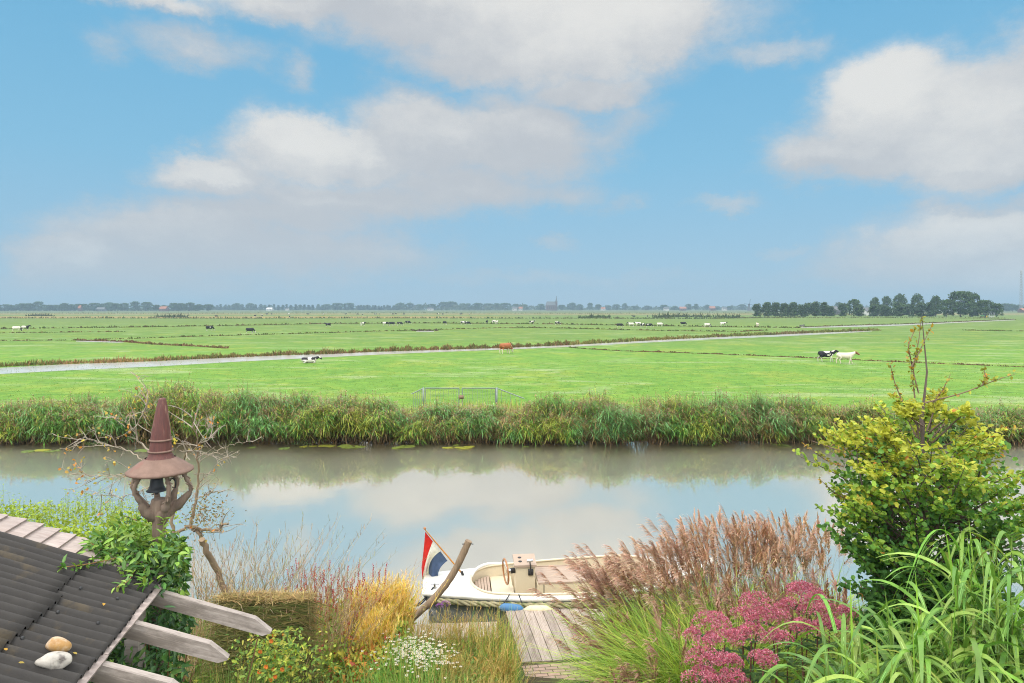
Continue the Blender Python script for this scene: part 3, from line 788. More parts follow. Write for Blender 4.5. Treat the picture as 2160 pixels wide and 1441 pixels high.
house(2158, 900, 12, 9, M['brick'], M['tile'], 'small orange roofed barn near the lattice mast', HG, 10, 0, 'barn')

def church():
    d = 1700; s_ = d / FPX
    root = thing('church', ((1163 - HX) / FPX * d, d, FZ), 'hazy brick church with a nave and one slim pointed tower', 'church')
    m_ = MB(); box(m_, (-2 * s_, 0, 5.5 * s_), (20 * s_, 16, 11 * s_)); m_.build('nave', M['brick'], root, local=True, smooth=False)
    r_ = MB(); w_, h0, h1, e = 20 * s_, 11 * s_, 19 * s_, 8.4
    x0, x1 = -12.2 * s_, 8.2 * s_
    r_.add([(x0, -e, h0), (x1, -e, h0), (x1, 0, h1), (x0 + 3, 0, h1), (x0, e, h0), (x1, e, h0)], [(0, 1, 2, 3), (5, 4, 3, 2)]); r_.add([(x0, -e, h0), (x0 + 3, 0, h1), (x0, e, h0)], [(0, 1, 2)]); r_.add([(x1, -e, h0), (x1, 0, h1), (x1, e, h0)], [(0, 2, 1)])
    r_.build('nave_roof', M['slate'], root, local=True, smooth=False)
    t_ = MB(); box(t_, (10.5 * s_, 0, 9.5 * s_), (4.4 * s_, 4.4 * s_, 19 * s_)); t_.build('tower', M['brick'], root, local=True, smooth=False)
    p_ = MB(); lathe(p_, [(2.4 * s_, 19 * s_), (1.5 * s_, 21.5 * s_), (.7 * s_, 26 * s_), (.35 * s_, 31 * s_)], (10.5 * s_, 0, 0), 8); p_.build('spire', M['slate'], root, local=True, smooth=False)
    for k in range(4):
        v = MB(); box(v, ((-9 + k * 4.6) * s_, -8.1, 6 * s_), (1.2 * s_, .3, 5 * s_)); v.build('window', M['dark'], root, local=True, smooth=False)
church()
def thin_spire(px, top, d, label, name='steeple'):
    root = thing(name, ((px - HX) / FPX * d, d, FZ), label, 'steeple'); s_ = d / FPX
    h = (HY + (CAMZ - FZ) * FPX / d - top) * s_
    a = MB(); box(a, (0, 0, h * .3), (2.6 * s_, 2.6 * s_, h * .6)); a.build('tower', M['brick'], root, local=True, smooth=False)
    b = MB(); lathe(b, [(1.3 * s_, h * .6), (.5 * s_, h * .75), (.15 * s_, h)], (0, 0, 0), 8); b.build('spire', M['slate'], root, local=True)
thin_spire(865, 634, 2000, 'very faint pointed steeple above the horizon trees left of the church')
def windmill():
    d = 1500; s_ = d / FPX
    root = thing('windmill', ((1580 - HX) / FPX * d, d, FZ), 'small dark windmill with upright sails left of the poplar row', 'windmill')
    b = MB(); lathe(b, [(4.2 * s_, 0), (3.0 * s_, 6 * s_), (2.0 * s_, 12 * s_)], (0, 0, 0), 8); b.build('body', M['slate'], root, local=True, smooth=False)
    c = MB(); lathe(c, [(2.3 * s_, 11.8 * s_), (2.1 * s_, 13.6 * s_), (.8 * s_, 15.2 * s_), (.05, 15.6 * s_)], (0, 0, 0), 8); c.build('cap', M['dark'], root, local=True)
    for a in (0, PI / 2, PI, 1.5 * PI):
        v = MB(); w_ = np.array((math.sin(a + .12), 0, math.cos(a + .12))); c0 = np.array((0, -3.0 * s_, 13.4 * s_))
        tube(v, [c0, c0 + w_ * 12 * s_], [.35 * s_, .22 * s_], 4)
        for k in range(3, 12):
            tube(v, [c0 + w_ * k * s_, c0 + w_ * k * s_ + np.array((w_[2], 0, -w_[0])) * 1.3 * s_], .12 * s_, 4)
        v.build('sail', M['dark'], root, local=True)
windmill()
def mast():
    d = 1000; s_ = d / FPX
    root = thing('lattice_mast', ((2154 - HX) / FPX * d, d, FZ), 'tall grey lattice radio mast at the right edge of the horizon', 'mast')
    h = 88 * s_; w0, w1 = 4.2 * s_, 2.2 * s_
    a = MB(); cn = [(-1, -1), (1, -1), (1, 1), (-1, 1)]
    def c_(i, t_): w_ = (w0 + (w1 - w0) * t_) / 2; return np.array((cn[i % 4][0] * w_, cn[i % 4][1] * w_, h * t_))
    for i in range(4): tube(a, [c_(i, 0), c_(i, 1)], .20, 4)
    for k in range(16):
        for i in range(4):
            tube(a, [c_(i, k / 16), c_(i + 1, (k + 1) / 16)], .11, 4); tube(a, [c_(i + 1, k / 16), c_(i, (k + 1) / 16)], .11, 4)
    a.build('lattice', M['steel'], root, local=True)
    for k, z in enumerate((.93, .985)):
        for sx in (-1, 0, 1):
            b = MB(); box(b, (sx * 1.6 * s_, -1.2 * s_, h * z), (.8 * s_, .4 * s_, 3.2 * s_)); b.build('antenna', M['white_wall'], root, local=True)
mast()
def tractor():
    d = 420; root = thing('tractor', ((2076 - HX) / FPX * d, d, FZ), 'small green tractor with implements parked by the farm trees', 'tractor', rz=.15)
    gm = solid('tractor_green', (.05, .20, .06), (.04, .15, .05), 2, .4); ym = solid('hub_yellow', (.6, .45, .05), (.5, .38, .05), 2, .5); rb = solid('tyre_rubber', (.03, .03, .03), None, 3, .9)
    b = MB(); box(b, (-1.0, 0, 1.35), (1.9, .9, .8)); box(b, (-1.95, 0, 1.3), (.2, .8, .6)); box(b, (.4, 0, 1.1), (1.4, 1.1, .6)); b.build('body', gm, root, local=True)
    c = MB(); box(c, (.5, 0, 2.05), (1.2, 1.4, 1.3)); c.build('cab', M['dark'], root, local=True)
    r_ = MB(); box(r_, (.5, 0, 2.76), (1.4, 1.6, .12)); r_.build('cab_roof', gm, root, local=True)
    for x, r0, y in ((.8, .85, -.95), (.8, .85, .95), (-1.5, .5, -.85), (-1.5, .5, .85)):
        t_ = MB(); aa = np.linspace(0, 2 * PI, 21)
        tube(t_, np.stack((x + (r0 - .14) * np.cos(aa), np.full(21, y), r0 + (r0 - .14) * np.sin(aa)), -1), .16, 6, caps=False); w_ = t_.build('wheel', rb, root, local=True)
        h_ = MB(); tube(h_, [(x, y - .1, r0), (x, y + .1, r0)], r0 * .6, 12); h_.build('hub', ym, w_, local=True)
    ip = thing('hay_tedder', ((2092 - HX) / FPX * 418, 418, FZ), 'pale grey farm implement with raised arms beside the tractor', 'implement')
    a = MB(); box(a, (0, 0, .9), (3.0, .5, .3)); a.build('frame', M['white_wall'], ip, local=True)
    for sx in (-1.4, -.5, .6, 1.4):
        v = MB(); tube(v, [(sx, 0, .8), (sx + .3, .1, 2.6), (sx + .6, .1, 3.3)], [.14, .10, .06], 5); v.build('arm', M['steel'], ip, local=True)
        v = MB(); tube(v, [(sx, 0, .9), (sx, -.2, 0)], .12, 5); v.build('leg', M['steel'], ip, local=True)
tractor()

# ---------------------------------------------------------------- cattle
def cow_mesh(pose):
    mb = MB()
    dz_ = {'lie': -.62}.get(pose, 0.0)
    def ell(pts, flat=1.0): 
        pts = np.array(pts, float)
        # loft of upright elliptical rings: x, z, half width, half height
        a = np.arange(14) / 14 * 2 * PI; v = []
        for x, z, ry, rz_ in pts:
            v.append(np.stack((np.full(14, x), ry * np.cos(a), z + dz_ + rz_ * np.sin(a)), -1))
        v = np.concatenate(v); k = len(pts)
        i = np.arange(k - 1)[:, None] * 14; j = np.arange(14)[None]; jn = (j + 1) % 14
        mb.add(v, np.stack((i + j, i + jn, i + 14 + jn, i + 14 + j), -1).reshape(-1, 4))
        mb.add(v[:14], [tuple(range(14))[::-1]]); mb.add(v[-14:], [tuple(range(14))])
    ell([(-1.02, 1.13, .10, .12), (-.98, 1.12, .22, .24), (-.85, 1.10, .29, .31), (-.5, 1.06, .33, .35), (-.1, 1.01, .38, .40), (.3, 1.0, .37, .42), (.6, 1.04, .31, .40), (.82, 1.10, .24, .32), (.95, 1.14, .15, .2)])
    if pose == 'graze':
        nk = [(.75, 0, 1.15), (1.08, 0, .85), (1.30, 0, .52)]; hd = [(1.26, .0, .60), (1.40, .0, .34), (1.50, .02, .10)]; e0 = (1.24, .58)
    else:
        nk = [(.75, 0, 1.18 + dz_), (1.08, 0, 1.36 + dz_), (1.30, 0, 1.46 + dz_)]; hd = [(1.24, 0, 1.48 + dz_), (1.48, 0, 1.30 + dz_), (1.70, 0, 1.14 + dz_)]; e0 = (1.26, 1.55 + dz_)
    tube(mb, nk, [.30, .20, .15], 10); tube(mb, hd, [.145, .125, .085], 10)
    for s_ in (-1, 1):
        tube(mb, [(e0[0], s_ * .1, e0[1]), (e0[0] - .05, s_ * .30, e0[1] - .01)], [.05, .035], 6, flat=.6)
        if pose == 'lie':
            tube(mb, [(.55, s_ * .28, .35), (.85, s_ * .38, .12), (.55, s_ * .42, .06)], [.11, .07, .05], 8)
            tube(mb, [(-.75, s_ * .28, .40), (-.35, s_ * .48, .20), (-.75, s_ * .52, .07), (-.45, s_ * .55, .06)], [.20, .13, .06, .05], 8)
        else:
            st = {'walk': (.22 * s_, -.20 * s_)}.get(pose, (.03 * s_, -.05 * s_))
            fx, bx = st
            tube(mb, [(.62, s_ * .20, .98), (.64 + fx * .4, s_ * .20, .52), (.64 + fx, s_ * .19, .10), (.67 + fx, s_ * .19, .0)], [.14, .075, .05, .065], 8)
            tube(mb, [(-.74, s_ * .19, 1.02), (-.62 + bx * .3, s_ * .20, .74), (-.86 + bx * .8, s_ * .19, .48), (-.80 + bx, s_ * .19, .10), (-.77 + bx, s_ * .19, .0)], [.21, .15, .07, .05, .065], 8)
    if pose != 'lie':
        tube(mb, [(-.45, 0, .78), (-.42, 0, .60)], [.2, .13], 10)
    tube(mb, [(-1.0, 0, 1.30 + dz_), (-1.10, .02, 1.05 + dz_), (-1.10, .04, .72 + dz_ * .6), (-1.08, .04, .52 + dz_ * .4)], [.04, .025, .022, .04], 6)
    me = mb.data('cow_body', M['twig'])
    o = bpy.data.objects.new('cow_build', me); COL.objects.link(o)
    md = o.modifiers.new('r', 'REMESH'); md.mode = 'VOXEL'; md.voxel_size = .032
    sm = o.modifiers.new('s', 'SMOOTH'); sm.iterations = 3
    dg = bpy.context.evaluated_depsgraph_get()
    res = bpy.data.meshes.new_from_object(o.evaluated_get(dg), depsgraph=dg)
    bpy.data.objects.remove(o)
    for p in res.polygons: p.use_smooth = True
    res.name = 'cow_' + pose
    return res
def hide(name, c1, c2, thr, legs=(.55, .52, .46), scale=1.1, headc=None, legz=.45):
    m, t, out = newmat(name)
    tcn = t.n('ShaderNodeTexCoord'); oi = t.n('ShaderNodeObjectInfo')
    off = t.vm('SCALE', (37.0, 61.0, 17.0), scale=oi.outputs['Random'])
    nz = t.noise(t.vm('ADD', t.vm('MULTIPLY', tcn.outputs['Object'], (1, .6, 1)), off), scale, 2, .4, .3)
    x, y, z = t.sep(tcn.outputs['Object'])
    c = t.mix(t.ss(nz, thr - .012, thr + .012), c1, c2)
    c = t.mix(t.ss(t.m('MULTIPLY_ADD', nz, .2, z), legz + .08, legz + .14, 1.0, 0.0), c, legs)
    if headc is not None:
        c = t.mix(t.ss(t.m('MULTIPLY_ADD', nz, .2, x), 1.22, 1.27), c, headc)
    b = t.n('ShaderNodeBsdfPrincipled'); t.link(c, b.inputs['Base Color'])
    b.inputs['Roughness'].default_value = .7; b.inputs['Specular IOR Level'].default_value = .2
    t.link(b.outputs[0], out.inputs[0])
    return m
BK, WH = (.022, .022, .026), (.66, .63, .56)
HD = {'bw': hide('pied_hide', BK, WH, .52), 'black': hide('mostly_black_hide', BK, WH, .66), 'patched': hide('patched_hide', BK, WH, .565, scale=1.5, legz=.55), 'white': hide('mostly_white_hide', BK, WH, .38, headc=BK),
      'red': hide('red_hide', (.36, .12, .05), (.60, .50, .42), .60, (.70, .62, .50), legz=.55), 'cream': hide('cream_hide', (.30, .14, .09), (.66, .58, .48), .30, (.68, .58, .46), headc=(.22, .09, .05))}
CM = {}
def cow(px, py, pose, coat, hdg, label, group='cattle grazing in the meadow', h=1.0):
    key = (pose, coat)
    if key not in CM:
        if pose not in CM: CM[pose] = cow_mesh(pose)
        me = CM[pose].copy(); me.materials.clear(); me.materials.append(HD[coat]); CM[key] = me
    o = bpy.data.objects.new('cow', CM[key]); COL.objects.link(o)
    o.location = P(px, py, FZ); o.rotation_euler = (0, 0, R(hdg)); o.scale = (h, h, h)
    return tag(o, label, 'cow', group)
cow(1066, 746, 'graze', 'red', 48, 'red-brown cow with pale legs grazing by the wide ditch', h=.98)
cow(1743, 763, 'walk', 'patched', -8, 'black cow with white blaze and legs walking close behind the cream one', h=.84)
cow(1783, 767, 'walk', 'cream', -12, 'cream white cow with brown head walking along the narrow ditch', h=.84)
cow(652, 766, 'lie', 'bw', 12, 'black and white cow lying by the ditch water with raised head', h=.80)
mid = [(34, 699, 'graze', 'white', 8, 'white cow with black patches grazing at the far left edge'), (53, 697, 'stand', 'black', 60, 'black cow with raised head next to the far left white one'),
 (442, 698, 'graze', 'black', 40, 'dark cow turned away, left of its pair in the left meadow'), (527, 703, 'graze', 'black', 5, 'black cow grazing towards the right, right of its pair in the left meadow'),
 (692, 690, 'stand', 'black', 170, 'black cow facing left, alone below the distant hedge'), (765, 688, 'stand', 'bw', 60, 'pied cow seen from behind, left of the four black grazers'),
 (813, 687, 'graze', 'bw', 20, 'leftmost of the four cows grazing close together'), (826, 687, 'graze', 'black', -20, 'second from the left of the four close grazers'), (843, 687, 'graze', 'black', -15, 'third from the left of the four close grazers'), (860, 684, 'graze', 'black', -5, 'rightmost of the four close grazers, a little farther off'),
 (938, 685, 'graze', 'black', -50, 'black cow grazing alone left of the middle'), (977, 685, 'graze', 'bw', 20, 'pied rear cow of the touching pair'), (986, 686, 'graze', 'black', -5, 'black front cow of the touching pair'),
 (1027, 683, 'stand', 'black', 80, 'black cow seen from behind beside the two white ones'), (1042, 683, 'graze', 'bw', 30, 'pied cow half hidden by a whiter one'), (1048, 684, 'stand', 'white', 70, 'white rump of the cow in front of the half hidden pied one'),
 (1122, 684, 'stand', 'bw', 10, 'pied cow standing below the church, left'), (1176, 686, 'graze', 'bw', -30, 'pied cow grazing below the church spire'),
 (1307, 691, 'graze', 'black', -15, 'black cow grazing left of the white herd'), (1331, 689, 'stand', 'white', 180, 'white cow facing left in the dense herd'), (1346, 688, 'stand', 'white', 175, 'white cow behind the pied one in the dense herd'), (1355, 691, 'stand', 'bw', 50, 'pied cow at the front of the dense herd'),
 (1369, 691, 'graze', 'black', -10, 'black cow grazing at the right of the dense herd'), (1392, 689, 'graze', 'white', -25, 'pale cow grazing apart, right of the dense herd'), (1441, 687, 'graze', 'black', -15, 'black cow grazing between two pale ones'),
 (1492, 691, 'graze', 'white', -5, 'white cow grazing on the near side of the ditch line'), (1525, 688, 'stand', 'white', 0, 'white cow with dark head standing left of the poplars'), (1598, 690, 'stand', 'cream', 85, 'pinkish white cow seen from behind below the poplars'), (1691, 690, 'lie', 'black', 30, 'black cow lying by the ditch below the poplars')]
for a in mid: cow(*a, h=.90)
for i, (px, py) in enumerate([(456, 669), (538, 668), (552, 667), (563, 664), (573, 664), (608, 664), (611, 670), (650, 664), (682, 664), (729, 664), (754, 664), (765, 665), (792, 664), (800, 664), (828, 664), (835, 663.5), (852, 664), (924, 664), (934, 664), (972, 664), (990, 664), (1337, 669.5), (1366, 669), (396, 667.5)]):
    cow(px, py + .6, ('graze', 'stand')[i % 2], ('black', 'black', 'bw')[i % 3], (i * 77) % 360, 'tiny dark cow in the distant tan field, too far to tell apart', 'tiny distant cows', .95)

# ================================================================ WATERSIDE: boat, jetty, post, gate
def paint(name, c, rough=.3, coat=.3, dirt=None):
    return solid(name, c, tuple(x * .9 for x in c), 2.5, rough, .45, c3=dirt, c3amt=.64, coat=coat, detail=7)
M['cream'] = paint('cream_gelcoat', (.66, .57, .41), .32, .3, (.64, .55, .40))
M['white'] = paint('white_gelcoat', (.70, .68, .62), .3, .3, (.68, .65, .58))
M['hull'] = paint('grey_hull', (.16, .185, .19), .4, .2, (.10, .12, .11))
M['teak'] = solid('teak', (.44, .335, .26), (.33, .245, .185), 6, .6, .3, (1, 12, 12), bump=.002)
M['teak_dark'] = solid('varnished_wood', (.40, .17, .05), (.30, .12, .035), 6, .35, .5, (1, 10, 10), coat=.4)
M['rope'] = solid('weathered_rope', (.42, .37, .24), (.24, .22, .12), 9, .9, .1, bump=.004, c3=(.16, .18, .07), c3amt=.5)
M['black'] = solid('black_plastic', (.02, .02, .022), (.03, .03, .03), 10, .45, .4)
M['chrome'] = solid('chrome', (.6, .6, .62), (.5, .5, .52), 6, .18, .5, metal=1.0)
M['blue'] = solid('blue_fender', (.07, .20, .38), (.05, .15, .30), 5, .5, .35, c3=(.13, .22, .33), c3amt=.6)
M['fender_cream'] = solid('cream_fender', (.70, .62, .42), (.6, .5, .33), 5, .5, .35)
M['cord'] = solid('dark_cord', (.03, .035, .045), (.05, .05, .06), 20, .85, .15)

BW = np.array([(0, .47, .66), (.3, .54, .655), (1, .70, .645), (2, .88, .65), (3, .97, .67), (3.8, .95, .71), (4.6, .78, .77), (5.25, .50, .84), (5.7, .24, .90), (6.0, .03, .94)])
def hb(x): return np.interp(x, BW[:, 0], BW[:, 1])
def hs(x): return np.interp(x, BW[:, 0], BW[:, 2])
def co(x):                            # half width of the cockpit opening
    full = hb(x) - .058
    a = np.clip((x - .95) / .55, 0, 1); b = np.clip((4.85 - x) / .6, 0, 1)
    return full * np.sqrt(1 - (1 - a) ** 2.4) * np.sqrt(1 - (1 - b) ** 2.2)
def boat():
    root = thing('boat', ((893 - HX) / FPX * 13.76, 13.76, 0), 'cream open motor sloop with grey hull and rope fendering moored at the jetty', 'boat', rz=R(4.7))
    B = lambda m_, name, mat, par=None, sm=True: m_.build(name, M[mat], par or root, local=True, smooth=sm)
    xs = np.concatenate((np.linspace(0, .94, 8), .95 + np.linspace(0, 1, 12) ** 2 * .55, np.linspace(1.6, 4.2, 16), 4.85 - np.linspace(1, 0, 9) ** 2 * .6, np.linspace(4.92, 6.0, 8)))
    m_ = MB(); rows = []
    for x in xs:
        b, z = hb(x), hs(x); rake = np.clip(1 - x / 1.6, 0, 1)
        half = [(b + .02, z), (b + .02, z - .05), (b, z - .11), (b * .96, z - .28), (b * .88, .10), (b * .66, -.18), (0, -.38)]
        row = [(x + rake * (z - zz) * .45, -yy, zz) for yy, zz in half] + [(x + rake * (z - zz) * .45, yy, zz) for yy, zz in half[-2::-1]]
        rows.append(row)
    v = np.array(rows); k = v.shape[1]; n = len(xs)
    i = np.arange(n - 1)[:, None] * k; j = np.arange(k - 1)[None]
    m_.add(v.reshape(-1, 3), np.stack((i + j, i + j + 1, i + k + j + 1, i + k + j), -1).reshape(-1, 4))
    m_.add(v[0], [tuple(range(k))])
    B(m_, 'hull', 'hull')
    # white sheer band just under the gunwale, 3 mm proud of the hull
    m_ = MB()
    for s_ in (-1, 1):
        r_ = np.array([[(x + np.clip(1 - x / 1.6, 0, 1) * dz_ * .45, s_ * (hb(x) + .024 + e), hs(x) - dz_) for dz_, e in ((-.012, -.02), (.0, .012), (.03, .014), (.055, 0))] for x in xs])
        i = np.arange(n - 1)[:, None] * 4; j = np.arange(3)[None]
        m_.add(r_.reshape(-1, 3), np.stack((i + j, i + j + 1, i + 4 + j + 1, i + 4 + j), -1).reshape(-1, 4))
    m_.add([(-.006, -.49, .672), (-.006, .49, .672), (.035, .48, .585), (.035, -.48, .585)], [(0, 1, 2, 3)])
    B(m_, 'sheer_band', 'white')
    # deck with the U-shaped cockpit opening
    m_ = MB()
    for s_ in (-1, 1):
        r_ = np.array([[(x, s_ * (hb(x) + .01), hs(x) + .012), (x, s_ * (hb(x) * .5 + co(x) * .5), hs(x) + .03), (x, s_ * co(x), hs(x) + .036 + .02 * (1 - co(x) / max(hb(x), .05)))] for x in xs])
        i = np.arange(n - 1)[:, None] * 3; j = np.arange(2)[None]
        m_.add(r_.reshape(-1, 3), np.stack((i + j, i + j + 1, i + 3 + j + 1, i + 3 + j), -1).reshape(-1, 4))
    B(m_, 'deck', 'white')
    xo = [x for x in xs if .949 <= x <= 4.851]
    loop = [(x, -co(x), hs(x) + .05) for x in xo] + [(x, co(x), hs(x) + .05) for x in xo[::-1]][1:]
    loop = np.array(loop); m_ = MB(); tube(m_, loop, .026, 8, caps=False); B(m_, 'coaming', 'cream')
    # raised aft corner of the coaming on the far side
    m_ = MB()
    q_ = np.array([(x, co(x) + .02, hs(x) + .09 * math.sin(PI * min(1, max(0, (x - .93) / 1.05)) ** .6)) for x in np.linspace(.96, 1.9, 16)])
    tube(m_, q_, .035, 8); B(m_, 'coaming_cap', 'white')
    m_ = MB(); N_ = len(loop); lo = loop.copy(); lo[:, 2] = .2; lo[:, 1] *= .96
    m_.add(np.concatenate((loop, lo)), [(a, (a + 1) % N_, N_ + (a + 1) % N_, N_ + a) for a in range(N_)]); B(m_, 'cockpit_lining', 'cream')
    m_ = MB(); fl = [x for x in xo]; m_.add([(x, s_ * co(x) * .98, .21) for x in fl for s_ in (-1, 1)], [(2 * a, 2 * a + 1, 2 * a + 3, 2 * a + 2) for a in range(len(fl) - 1)]); B(m_, 'cockpit_floor', 'cream', sm=False)
    # slatted aft seat: teak battens clipped to the curve of the stern
    m_ = MB()
    for k in range(6):
        x0 = .99 + k * .062; w_ = co(x0) * .93
        if w_ > .05: box(m_, (x0 + .025, 0, .50), (.050, 2 * w_, .03))
    box(m_, (1.16, .0, .452), (.34, .05, .012)); B(m_, 'slatted_seat', 'teak', sm=False)
    m_ = MB(); box(m_, (1.60, .22, .36), (.44, 1.0, .22)); B(m_, 'side_locker', 'cream', sm=False)
    m_ = MB(); box(m_, (1.56, -.40, .40), (.55, .22, .04), rotz(.08)); B(m_, 'foot_board', 'teak', sm=False)
    # helm console
    m_ = MB(); v = np.array([(1.84, -.22, .2), (2.24, -.22, .2), (2.24, .16, .2), (1.84, .16, .2), (1.86, -.22, 1.0), (2.24, -.22, 1.0), (2.24, .16, 1.06), (1.86, .16, 1.06)])
    m_.add(v, [(0, 1, 5, 4), (1, 2, 6, 5), (2, 3, 7, 6), (3, 0, 4, 7), (4, 5, 6, 7)]); con = B(m_, 'console', 'cream', sm=False)
    m_ = MB(); v = np.array([(1.82, -.25, 1.003), (2.27, -.25, 1.003), (2.27, .19, 1.073), (1.82, .19, 1.073)]); m_.add(np.concatenate((v, v + (0, 0, .045))), [(4, 5, 6, 7), (0, 1, 5, 4), (1, 2, 6, 5), (2, 3, 7, 6), (3, 0, 4, 7)])
    B(m_, 'dashboard', 'teak', con, False)
    for (x, y) in ((1.95, -.10), (1.95, .05)):
        m_ = MB(); lathe(m_, [(.035, 0), (.038, .012), (.03, .016), (0.001, .014)], (x, y, 1.065 + (y + .1) * .16), 14); B(m_, 'gauge', 'black', con)
    m_ = MB(); box(m_, (2.15, -.235, .90), (.10, .035, .12)); tube(m_, [(2.15, -.26, .90), (2.15, -.275, .90)], .035, 12); th = B(m_, 'throttle_box', 'black', con)
    m_ = MB(); tube(m_, [(2.15, -.275, .91), (2.14, -.29, 1.02), (2.13, -.27, 1.13)], [.014, .012, .012], 8); B(m_, 'lever', 'black', th)
    m_ = MB(); tube(m_, [(2.07, -.27, 1.14), (2.19, -.27, 1.15)], [.03, .033], 10); B(m_, 'grip', 'chrome', th)
    # steering wheel seen edge-on
    c0 = np.array((1.66, -.06, .86)); a = np.linspace(0, 2 * PI, 33)
    ax = unit(np.array((1, .16, .06))); uu = unit(np.cross(ax, (0, 0, 1))); vv = np.cross(uu, ax)
    m_ = MB(); tube(m_, c0 + .245 * (np.cos(a)[:, None] * uu + np.sin(a)[:, None] * vv), .018, 8, caps=False); wl = B(m_, 'steering_wheel', 'teak_dark')
    m_ = MB()
    for k in range(5): tube(m_, [c0 + ax * .05, c0 + .24 * (math.cos(k * 1.2566) * uu + math.sin(k * 1.2566) * vv)], .007, 5)
    B(m_, 'spokes', 'chrome', wl)
    m_ = MB(); tube(m_, [c0 + ax * .02, c0 + ax * .10], .045, 12); B(m_, 'hub', 'chrome', wl)
    m_ = MB(); tube(m_, [c0 + ax * .10, c0 + ax * .19], .055, 12); B(m_, 'column', 'black', wl)
    # engine box with teak lid, bench forward of it
    m_ = MB(); box(m_, (2.86, .05, .45), (1.18, .84, .50)); B(m_, 'engine_box', 'cream', sm=False)
    m_ = MB()
    for k in range(7): box(m_, (2.87, -.317 + k * .1225, .722), (1.16, .1165, .035))
    box(m_, (2.87, .46, .745), (1.16, .03, .02)); ld = B(m_, 'engine_box_lid', 'teak', sm=False)
    m_ = MB(); box(m_, (2.40, -.373, .45), (.012, .012, .48)); B(m_, 'seam', 'black', sm=False)
    m_ = MB(); box(m_, (4.05, .42, .33), (1.16, .55, .24)); B(m_, 'forward_bench', 'cream', sm=False)
    m_ = MB(); [box(m_, (4.05, .15 + k * .125, .47), (1.18, .119, .035)) for k in range(5)]; B(m_, 'forward_bench_seat', 'teak', sm=False)
    m_ = MB(); box(m_, (3.1, -.72, .40), (3.0, .10, .40)); B(m_, 'side_bench', 'cream', sm=False)
    # three-strand rope laid along both sides
    for s_ in (-1, 1):
        m_ = MB(); xx = np.linspace(.10, 5.75, 620)
        cen = np.stack((xx + np.clip(1 - xx / 1.6, 0, 1) * .06, s_ * (hb(xx) + .05), hs(xx) - .118), -1)
        for k in range(3):
            ph = xx / .085 + k * 2.0944
            p = cen + np.stack((np.zeros(620), np.cos(ph) * .030, np.sin(ph) * .030), -1)
            tube(m_, p, .029, 6)
        B(m_, 'rubbing_rope', 'rope')
    # stern gear
    m_ = MB(); v = np.array([(.10, -.02, .30), (.38, -.02, .34), (.62, -.02, -.4), (.12, -.02, -.4)]); m_.add(np.concatenate((v, v + (0, .04, 0))), [(0, 1, 2, 3), (7, 6, 5, 4), (0, 4, 5, 1), (3, 2, 6, 7), (0, 3, 7, 4), (1, 5, 6, 2)]); B(m_, 'rudder', 'hull', sm=False)
    for (x, y) in ((.24, -.33), (.24, .36), (5.2, .30)):
        m_ = MB(); z = float(hs(x)) + .02
        tube(m_, [(x, y, z), (x, y, z + .09)], [.035, .025], 10); tube(m_, [(x - .09, y, z + .08), (x + .09, y, z + .08)], .014, 8); B(m_, 'cleat', 'chrome')
    for x in (3.2, 4.4):
        z = float(hs(x)) + .02; m_ = MB(); tube(m_, [(x, hb(x) - .03, z), (x, hb(x) - .03, z + .05)], [.03, .022], 8); B(m_, 'gunwale_fitting', 'black')
    m_ = MB(); tube(m_, [(2.05, -hb(2.05) - .02, .52), (2.05, -hb(2.05) - .05, .52)], .03, 10); B(m_, 'exhaust', 'chrome')
    m_ = MB(); tube(m_, [(.80, .28, .68), (.77, .28, .76)], .028, 10); B(m_, 'flag_socket', 'black')
    return root
boat()
